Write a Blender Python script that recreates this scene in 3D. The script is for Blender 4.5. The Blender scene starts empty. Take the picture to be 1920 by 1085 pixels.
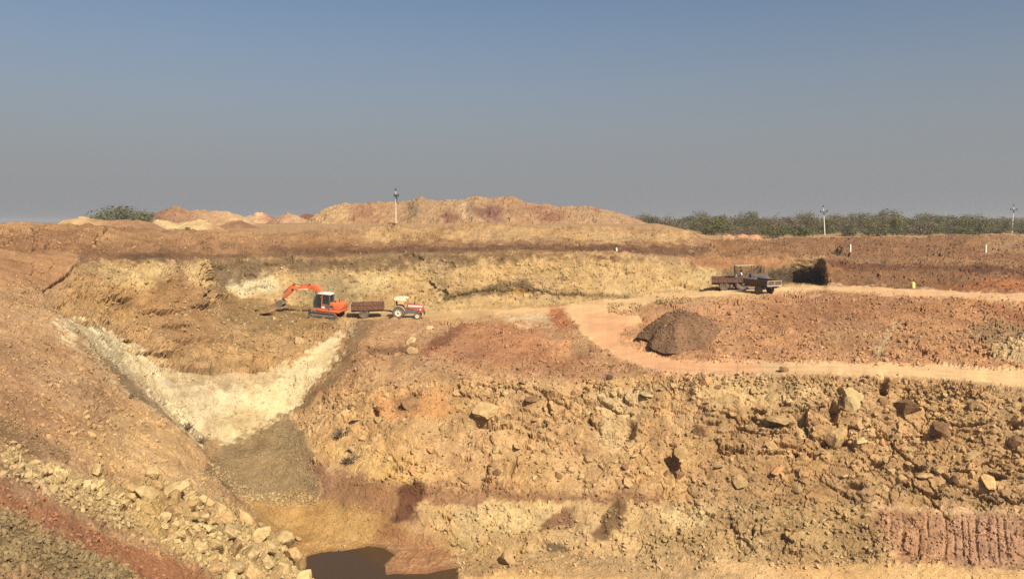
import bpy, bmesh, math, random, time
import numpy as np
from mathutils import Vector, Matrix, Euler
R = math.radians
random.seed(7); rng = np.random.default_rng(7)
scene = bpy.context.scene
col = scene.collection

# ------------------------------------------------------------------ camera, sky, sun, exposure
EYE = 3.0                                   # eye height above the plain (z = 0), metres
F, CX, CY, HOR = 1500.0, 960.0, 542.5, 415.0  # focal length and horizon measured on the photograph
PITCH = math.atan((CY - HOR) / F)
cam_d = bpy.data.cameras.new('camera'); cam = bpy.data.objects.new('camera', cam_d); col.objects.link(cam)
cam_d.sensor_width = 36.0; cam_d.lens = 36.0 * F / 1920.0; cam_d.clip_start = 0.5; cam_d.clip_end = 20000
cam.location = (0, 0, EYE); cam.rotation_euler = (R(90) - PITCH, 0, 0)
scene.camera = cam

SUN_EL, SUN_AZ = 43.0, 148.0                # azimuth clockwise from +Y (the view direction): behind, to the right
w = bpy.data.worlds.new('World'); scene.world = w; w.use_nodes = True
nt = w.node_tree; nt.nodes.clear()
sky = nt.nodes.new('ShaderNodeTexSky'); sky.sky_type = 'NISHITA'; sky.sun_disc = False
sky.sun_elevation = R(SUN_EL); sky.sun_rotation = R(SUN_AZ)
sky.air_density = 1.0; sky.dust_density = 4.0; sky.ozone_density = 2.0; sky.altitude = 300
bg = nt.nodes.new('ShaderNodeBackground'); bg.inputs['Strength'].default_value = 0.058
wo = nt.nodes.new('ShaderNodeOutputWorld')
# the grey dust layer over the plain: the same all round the horizon
tc = nt.nodes.new('ShaderNodeTexCoord'); sp = nt.nodes.new('ShaderNodeSeparateXYZ')
rmp = nt.nodes.new('ShaderNodeValToRGB'); rmp.color_ramp.interpolation = 'EASE'
rmp.color_ramp.elements[0].position = 0.0; rmp.color_ramp.elements[0].color = (0.93, 0.93, 0.93, 1)
rmp.color_ramp.elements[1].position = 0.30; rmp.color_ramp.elements[1].color = (0.0, 0.0, 0.0, 1)
mix = nt.nodes.new('ShaderNodeMix'); mix.data_type = 'RGBA'; mix.blend_type = 'MIX'
hz = nt.nodes.new('ShaderNodeRGB'); hz.outputs[0].default_value = (3.18, 3.22, 3.36, 1)
L = nt.links.new
L(tc.outputs['Generated'], sp.inputs[0]); L(sp.outputs['Z'], rmp.inputs['Fac'])
L(rmp.outputs['Color'], mix.inputs['Factor']); L(sky.outputs['Color'], mix.inputs['A']); L(hz.outputs[0], mix.inputs['B'])
L(mix.outputs['Result'], bg.inputs['Color']); L(bg.outputs[0], wo.inputs['Surface'])

sd = bpy.data.lights.new('sun', 'SUN'); sun = bpy.data.objects.new('sun', sd); col.objects.link(sun)
sd.energy = 4.6; sd.angle = R(0.6); sd.color = (1.0, 0.93, 0.80)
to_sun = Vector((math.sin(R(SUN_AZ)) * math.cos(R(SUN_EL)), math.cos(R(SUN_AZ)) * math.cos(R(SUN_EL)), math.sin(R(SUN_EL))))
sun.rotation_euler = to_sun.to_track_quat('Z', 'Y').to_euler(); sun.location = (60, -60, 80)

vs = scene.view_settings
vs.view_transform = 'Standard'; vs.look = 'None'; vs.gamma = 1.0; vs.use_curve_mapping = False
vs.exposure = 0.75
scene.cycles.max_bounces = 6; scene.cycles.diffuse_bounces = 3; scene.cycles.use_denoising = False
scene.cycles.use_adaptive_sampling = False

# ------------------------------------------------------------------ numeric helpers
def hsh(ix, iy, iz, seed):
    h = (ix.astype(np.int64) * 374761393 + iy.astype(np.int64) * 668265263 + iz.astype(np.int64) * 2147483647 + seed * 974634721) & 0xFFFFFFFF
    h = ((h ^ (h >> 13)) * 1274126177) & 0xFFFFFFFF
    h = ((h ^ (h >> 16)) * 2246822519) & 0xFFFFFFFF
    return (h ^ (h >> 15)) & 0xFFFFFFFF
def vnoise(p, seed=0):                       # smooth value noise, -1..1
    i = np.floor(p).astype(np.int64); f = p - i; u = f * f * f * (f * (f * 6 - 15) + 10)
    out = 0
    for dx in (0, 1):
        for dy in (0, 1):
            for dz in (0, 1):
                r = hsh(i[:, 0] + dx, i[:, 1] + dy, i[:, 2] + dz, seed) / 4294967295.0
                out = out + r * (u[:, 0] if dx else 1 - u[:, 0]) * (u[:, 1] if dy else 1 - u[:, 1]) * (u[:, 2] if dz else 1 - u[:, 2])
    return out * 2 - 1
def fbm(p, octv=4, seed=0, gain=0.5, lac=2.03):
    a, s, out = 1.0, 0.0, 0
    for o in range(octv):
        out = out + a * vnoise(p + 17.3 * o, seed + o); s += a; a *= gain; p = p * lac
    return out / s
def facets(p, seed=0, tilt=1.0, jump=1.0):             # broken rock: every cell is a tilted plane at its own height; returns height, crack distance
    i = np.floor(p).astype(np.int64)
    n = len(p); f1 = np.full(n, 9.0); f2 = np.full(n, 9.0); hgt = np.zeros(n)
    for dx in (-1, 0, 1):
        for dy in (-1, 0, 1):
            for dz in (-1, 0, 1):
                a, b, c = i[:, 0] + dx, i[:, 1] + dy, i[:, 2] + dz
                h = hsh(a, b, c, seed)
                h2 = hsh(a, b, c, seed + 91)
                q0 = p[:, 0] - (a + (h & 1023) / 1023.0); q1 = p[:, 1] - (b + ((h >> 10) & 1023) / 1023.0); q2 = p[:, 2] - (c + ((h >> 20) & 1023) / 1023.0)
                d = np.sqrt(q0 * q0 + q1 * q1 + q2 * q2)
                t = ((h2 & 255) / 127.5 - 1) * q0 + (((h2 >> 8) & 255) / 127.5 - 1) * q1 + (((h2 >> 16) & 255) / 127.5 - 1) * q2
                v = jump * (((h2 >> 24) & 255) / 127.5 - 1) + tilt * t
                m = d < f1
                f2 = np.where(m, f1, np.minimum(f2, d)); hgt = np.where(m, v, hgt); f1 = np.where(m, d, f1)
    return hgt, f2 - f1
LIGHT = np.array([1.05, 0.985, 0.96]); DESAT = 0.03       # hue of sun plus sky, and of dust
def lin(c):
    c = np.asarray(c, float) / 255.0
    c = np.where(c <= 0.04045, c / 12.92, ((c + 0.055) / 1.055) ** 2.4) / LIGHT
    g = c @ np.array([.3, .6, .1])
    return c * (1 - DESAT) + np.asarray(g)[..., None] * DESAT
KALB = 0.60                                  # photographed sunlit colour -> real base colour
def alb(c): return lin(c) * KALB
def smooth1(a, s):
    if s <= 0: return a
    r = int(3 * s) + 1; k = np.exp(-0.5 * (np.arange(-r, r + 1) / s) ** 2); k /= k.sum()
    return np.convolve(np.pad(a, r, mode='edge'), k, mode='valid')
CP, SP = math.cos(PITCH), math.sin(PITCH)
def place(px, py, D):                        # the point seen at a pixel, D metres ahead of the camera
    x = (np.asarray(px, float) - CX) / F; y = (CY - np.asarray(py, float)) / F
    dy = CP + y * SP; dz = -SP + y * CP
    s = np.asarray(D, float) / dy
    return np.stack(np.broadcast_arrays(x * s, dy * s, EYE + dz * s), -1)
def project(P):
    x, y, z = P[..., 0], P[..., 1], P[..., 2] - EYE
    d = y * CP - z * SP; v = y * SP + z * CP
    return CX + F * x / d, CY - F * v / d
def sdf(px, py, poly):                       # signed distance to a polygon, + inside
    poly = np.asarray(poly, float); d = np.full(px.shape, 1e9); ins = np.zeros(px.shape, bool)
    for k in range(len(poly)):
        ax, ay = poly[k]; bx, by = poly[(k + 1) % len(poly)]
        ex, ey = bx - ax, by - ay; l2 = ex * ex + ey * ey + 1e-9
        t = np.clip(((px - ax) * ex + (py - ay) * ey) / l2, 0, 1)
        d = np.minimum(d, (px - ax - t * ex) ** 2 + (py - ay - t * ey) ** 2)
        if ay != by:
            c = ((ay > py) != (by > py)) & (px < ex * (py - ay) / ey + ax); ins ^= c
    return np.where(ins, 1, -1) * np.sqrt(d)

# ------------------------------------------------------------------ object helpers
def link(o, parent=None):
    col.objects.link(o)
    if parent is not None: o.parent = parent
    return o
def mesh_np(name, V, Fq, mat, colors=None, smooth=False):
    me = bpy.data.meshes.new(name); k = Fq.shape[1]
    me.vertices.add(len(V)); me.vertices.foreach_set('co', np.ascontiguousarray(V, np.float32).ravel())
    me.loops.add(Fq.size); me.loops.foreach_set('vertex_index', np.ascontiguousarray(Fq, np.int32).ravel())
    me.polygons.add(len(Fq)); me.polygons.foreach_set('loop_start', np.arange(0, Fq.size, k, dtype=np.int32))
    me.polygons.foreach_set('loop_total', np.full(len(Fq), k, np.int32))
    me.polygons.foreach_set('use_smooth', np.full(len(Fq), smooth, bool))
    me.update(calc_edges=True)
    if colors is not None:
        a = me.color_attributes.new('Col', 'FLOAT_COLOR', 'POINT')
        a.data.foreach_set('color', np.ascontiguousarray(np.concatenate([colors, np.ones((len(V), 1))], 1), np.float32).ravel())
    if mat: me.materials.append(mat)
    return me
def tag(o, label=None, cat=None, group=None, kind=None):
    if label: o['label'] = label
    if cat: o['category'] = cat
    if group: o['group'] = group
    if kind: o['kind'] = kind
    return o
def mat_new(name, rgb, rough=0.8, metal=0.0, var=0.12, scale=6.0, dust=None, dust_amt=0.0):
    m = bpy.data.materials.new(name); m.use_nodes = True; t = m.node_tree; b = t.nodes['Principled BSDF']
    b.inputs['Roughness'].default_value = rough; b.inputs['Metallic'].default_value = metal
    b.inputs['Specular IOR Level'].default_value = 0.3
    co = t.nodes.new('ShaderNodeTexCoord'); n = t.nodes.new('ShaderNodeTexNoise'); n.inputs['Scale'].default_value = scale; n.inputs['Detail'].default_value = 6
    t.links.new(co.outputs['Object'], n.inputs['Vector'])
    r = t.nodes.new('ShaderNodeValToRGB')
    r.color_ramp.elements[0].position = 0.3; r.color_ramp.elements[1].position = 0.7
    c = np.array(rgb, float)
    r.color_ramp.elements[0].color = (*np.clip(c * (1 - var), 0, 1), 1)
    c2 = c * (1 + var) if dust is None else c * (1 - dust_amt) + np.array(dust) * dust_amt
    r.color_ramp.elements[1].color = (*np.clip(c2, 0, 1), 1)
    t.links.new(n.outputs['Fac'], r.inputs['Fac']); t.links.new(r.outputs['Color'], b.inputs['Base Color'])
    return m
def mat_earth(name, fine=9.0, amt=0.30, bump=0.0):
    m = bpy.data.materials.new(name); m.use_nodes = True; t = m.node_tree; b = t.nodes['Principled BSDF']
    b.inputs['Roughness'].default_value = 0.95; b.inputs['Specular IOR Level'].default_value = 0.12
    a = t.nodes.new('ShaderNodeAttribute'); a.attribute_name = 'Col'
    co = t.nodes.new('ShaderNodeTexCoord')
    def noise(sc, lo, hi):
        n = t.nodes.new('ShaderNodeTexNoise'); n.inputs['Scale'].default_value = sc; n.inputs['Detail'].default_value = 8; n.inputs['Roughness'].default_value = 0.65
        t.links.new(co.outputs['Object'], n.inputs['Vector'])
        mr = t.nodes.new('ShaderNodeMapRange'); mr.inputs['From Min'].default_value = 0.3; mr.inputs['From Max'].default_value = 0.7
        mr.inputs['To Min'].default_value = lo; mr.inputs['To Max'].default_value = hi
        t.links.new(n.outputs['Fac'], mr.inputs['Value']); return mr.outputs['Result']
    f1 = noise(fine, 1 - amt, 1 + amt * 0.6); f2 = noise(0.5, 0.86, 1.1)
    mu = t.nodes.new('ShaderNodeMath'); mu.operation = 'MULTIPLY'; t.links.new(f1, mu.inputs[0]); t.links.new(f2, mu.inputs[1])
    v = t.nodes.new('ShaderNodeVectorMath'); v.operation = 'SCALE'
    t.links.new(a.outputs['Color'], v.inputs[0]); t.links.new(mu.outputs[0], v.inputs['Scale'])
    t.links.new(v.outputs[0], b.inputs['Base Color'])
    if bump:
        bp = t.nodes.new('ShaderNodeBump'); bp.inputs['Strength'].default_value = bump; bp.inputs['Distance'].default_value = 0.06
        t.links.new(f1, bp.inputs['Height']); t.links.new(bp.outputs[0], b.inputs['Normal'])
    return m
M_EARTH = mat_earth('earth', 8.0, 0.28, 0.5)
M_ROAD = mat_earth('road_dust', 5.0, 0.10, 0.1)
M_STONE = mat_earth('stone', 5.0, 0.22, 0.5)

# ------------------------------------------------------------------ the quarry: lofted through surveyed break lines (px, py, metres ahead)
XL, XH = -280.0, 2200.0
LINES = [
 # under the frame
 [(-300,1330,11),(0,1330,11.5),(300,1330,17),(520,1330,27),(640,1300,33),(760,1280,35),(900,1280,35),(1400,1280,33.5),(1920,1280,31),(2220,1280,30)],
 # lower frame edge
 [(-300,1085,15),(0,1085,16),(150,1085,18.5),(350,1085,24),(500,1085,31),(600,1087,36.5),(640,1092,39.5),(700,1085,41),(850,1085,41.2),(1000,1083,40.2),(1240,1083,39.6),(1600,1083,38.6),(1920,1087,36.8),(2220,1092,35.5)],
 # edge of the near spur
 [(-300,560,45),(0,560,48.5),(100,592,50),(170,655,45.5),(240,742,42),(300,775,41),(345,810,40),(400,880,38.8),(440,935,38),(520,1010,37.2),(600,1072,37.4),(640,1086,40),(700,1078,41.4),(850,1073,41.8),(1000,1070,41),(1240,1066,40.4),(1600,1068,39.3),(1920,1076,37.2),(2220,1082,36)],
 # behind the spur
 [(-300,558,45.5),(0,558,49),(100,590,50.5),(170,652,48.5),(240,738,47),(300,771,48.6),(345,806,49.5),(400,876,49.5),(440,931,47.4),(520,1006,45.2),(600,1064,43.4),(640,1078,41.8),(700,1068,42.2),(850,1060,42.6),(1000,1058,41.6),(1240,1056,41.0),(1600,1058,39.8),(1920,1068,37.5),(2220,1074,36.3)],
 # foot of the lower face
 [(-300,550,46.5),(0,550,50),(100,588,51),(170,648,49.5),(240,734,48.5),(300,768,50),(345,804,51.5),(400,866,51.5),(440,926,48.6),(520,985,47.3),(600,1000,46.8),(700,1022,45.6),(780,1035,44.9),(850,1040,44.2),(1000,1034,43.6),(1240,1040,42.4),(1600,1050,40.3),(1920,1060,37.9),(2220,1066,36.6)],
 # ledge
 [(-300,545,47.5),(0,545,51),(100,586,52),(170,642,50.5),(240,728,50),(300,764,52),(345,801,54.2),(400,850,55.2),(440,880,53.2),(500,875,54),(560,868,53.6),(610,880,51.6),(700,908,49.4),(800,921,48.2),(1000,930,47.2),(1240,936,45.6),(1600,944,42.6),(1920,955,39.7),(2220,962,38)],
 # cliff top, and the foot of the white face
 [(-300,540,48.5),(0,540,52),(100,585,53),(170,638,52),(240,712,52.6),(300,755,55.5),(345,792,57),(400,832,58),(450,812,60),(500,792,61.5),(550,772,62.5),(600,745,62),(650,734,60),(700,721,58.6),(800,719,57.4),(900,715,56.4),(1000,717,55.2),(1100,712,54.6),(1200,702,53.4),(1300,700,51.8),(1400,700,50.4),(1500,702,49),(1600,705,47.8),(1700,708,46.5),(1800,715,45),(1920,735,43),(2220,765,39.5)],
 # road shoulder
 [(-300,530,50),(0,530,53.5),(100,583,54.5),(170,607,56.5),(240,650,60),(300,682,61.5),(345,690,62.8),(400,696,64),(480,691,65.8),(560,667,68.5),(620,637,72.6),(660,622,74),(700,655,67),(800,662,65.6),(900,668,64),(1000,670,63),(1080,672,62),(1160,662,62),(1220,665,60),(1300,675,56.6),(1400,676,55),(1500,678,53.4),(1600,680,52),(1700,682,50.8),(1800,686,49.4),(1920,694,47.2),(2220,715,43.5)],
 # working platform and the upper road's near edge
 [(-300,505,53),(0,505,56.5),(100,540,60),(170,560,63),(240,588,65.5),(300,605,67.5),(345,612,69.2),(400,612,72),(480,606,76),(560,599,78.4),(650,596,79),(800,598,79),(900,594,79.5),(1000,597,79),(1060,586,80),(1200,569,80),(1340,556,77.5),(1420,551,79),(1500,544,82),(1600,552,77),(1750,559,73),(1920,566,68),(2220,575,62)],
 # foot of the upper wall
 [(-300,474,57),(0,476,61),(150,482,68),(300,488,74),(380,492,80),(402,520,84),(440,556,85.6),(560,569,86),(650,575,86.2),(800,581,86.2),(950,574,87),(1050,567,87),(1150,555,87.6),(1300,542,88),(1420,535,89),(1474,532,91),(1484,530,97.6),(1540,529,97.6),(1550,534,86.8),(1600,536,84),(1750,543,79.5),(1920,549,73.5),(2220,556,67)],
 # half way up the upper wall: overhang shaped to throw a wide shadow into the dug-out recess
 'MID',
 # brow of the upper wall
 [(-300,467,58.5),(0,470,62.5),(150,474,69.6),(300,478,75.8),(380,481,83),(402,482,87),(440,484,89.6),(600,481,90.4),(800,475,90.6),(1000,471,91),(1150,472,91.5),(1280,482,92),(1400,485,92.4),(1474,484,93.6),(1484,483,94.4),(1540,483,94.4),(1552,487,93),(1568,489,95),(1600,491,95),(1700,493,92),(1920,497,84),(2220,503,76)],
 # terrace above the brow
 [(-300,463,60.5),(0,466,64),(150,468,71.6),(300,470,79),(402,472,90.4),(600,470,94),(800,464,95),(1000,460,96),(1150,460,97),(1280,472,97),(1400,478,97.5),(1480,474,99),(1542,474,100),(1560,478,101),(1700,482,97),(1920,487,89),(2220,493,81)],
 # rim
 [(-300,413,70),(0,415,76),(30,417,77.6),(60,416,79),(100,421,81),(200,424,85),(300,430,88),(450,431,96),(560,431,100),(740,425,104),(900,422,105),(1100,425,106),(1250,429,108),(1300,435,110),(1336,449,112),(1420,453,114),(1500,448,114),(1700,443,114),(1920,440,110),(2220,434,104)],
]
_i = LINES.index('MID'); _a, _b = np.array(LINES[_i - 1], float), np.array(LINES[_i + 1], float)
_x = np.array([-300, 0, 150, 300, 380, 402, 440, 600, 800, 1000, 1150, 1300, 1400, 1472, 1484, 1498, 1512, 1526, 1540, 1550, 1600, 1750, 1920, 2220.])
_m = np.stack([_x, .5 * (np.interp(_x, _a[:, 0], _a[:, 1]) + np.interp(_x, _b[:, 0], _b[:, 1])), .45 * np.interp(_x, _a[:, 0], _a[:, 2]) + .55 * np.interp(_x, _b[:, 0], _b[:, 2])], 1)
for _k in range(len(_m)):
    if 1480 < _m[_k, 0] < 1545: _m[_k, 1:] = (np.interp(_m[_k, 0], [1484, 1498, 1512, 1526, 1540], [514, 505, 507, 499, 496]), 95.0)
LINES[_i] = [tuple(r_) for r_ in _m]
STEP = 2.0
pxs = np.arange(XL, XH + 0.1, STEP); NC = len(pxs)
knots = []
for i, ln in enumerate(LINES):
    a = np.array(ln, float)
    s = 5.0 if i < 9 else 2.2
    yy = smooth1(np.interp(pxs, a[:, 0], a[:, 1]), s); dd = smooth1(np.interp(pxs, a[:, 0], a[:, 2]), s)
    # small natural wander of every break line
    q = np.stack([pxs / 38.0, np.full(NC, i * 7.7), np.zeros(NC)], 1)
    yy = yy + fbm(q, 4, 300 + i) * (3.2 if 4 <= i <= 6 else 2.6 if i == 13 else 1.6)
    knots.append(place(pxs, yy, dd))
K = np.stack(knots)                                        # lines x columns x 3
seg = np.diff(K, axis=0)
kx, ky = project(K)
slen = np.hypot(np.diff(kx, axis=0), np.diff(ky, axis=0))
rng3 = 0.5 * (K[1:, :, 1] + K[:-1, :, 1])
wgt = slen + 0.16 * F * np.linalg.norm(seg, axis=2) / rng3 + 0.5
wgt[0] = 26.0
for k in range(len(wgt)): wgt[k] = smooth1(wgt[k], 6)
cum = np.concatenate([np.zeros((1, NC)), np.cumsum(wgt, 0)], 0); cum /= cum[-1]
NR = 430
tt = np.linspace(0, 1, NR)
B = np.empty((NR, NC, 3))
for c in range(NC):
    for a in range(3): B[:, c, a] = np.interp(tt, cum[:, c], K[:, c, a])
def blur_rows(A, s):
    r = int(3 * s) + 1; k = np.exp(-0.5 * (np.arange(-r, r + 1) / s) ** 2); k /= k.sum()
    Ap = np.concatenate([2 * A[:1] - A[r:0:-1], A, 2 * A[-1:] - A[-2:-r - 2:-1]], 0); out = np.zeros_like(A)
    for j in range(2 * r + 1): out += k[j] * Ap[j:j + A.shape[0]]
    return out
B = blur_rows(B, 1.3)
def grid_normals(G):
    du = np.gradient(G, axis=1); dv = np.gradient(G, axis=0)
    n = np.cross(du, dv); n /= np.linalg.norm(n, axis=2, keepdims=True) + 1e-12
    return n
Nn = blur_rows(grid_normals(B), 6.0)
Nn = np.transpose(blur_rows(np.transpose(Nn, (1, 0, 2)), 6.0), (1, 0, 2)); Nn /= np.linalg.norm(Nn, axis=2, keepdims=True)
PXD, PYD = project(B)                                      # survey coordinates of every base point
bp = B.reshape(-1, 3); px = PXD.ravel(); py = PYD.ravel(); nn = Nn.reshape(-1, 3)
NV = len(bp)

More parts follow.
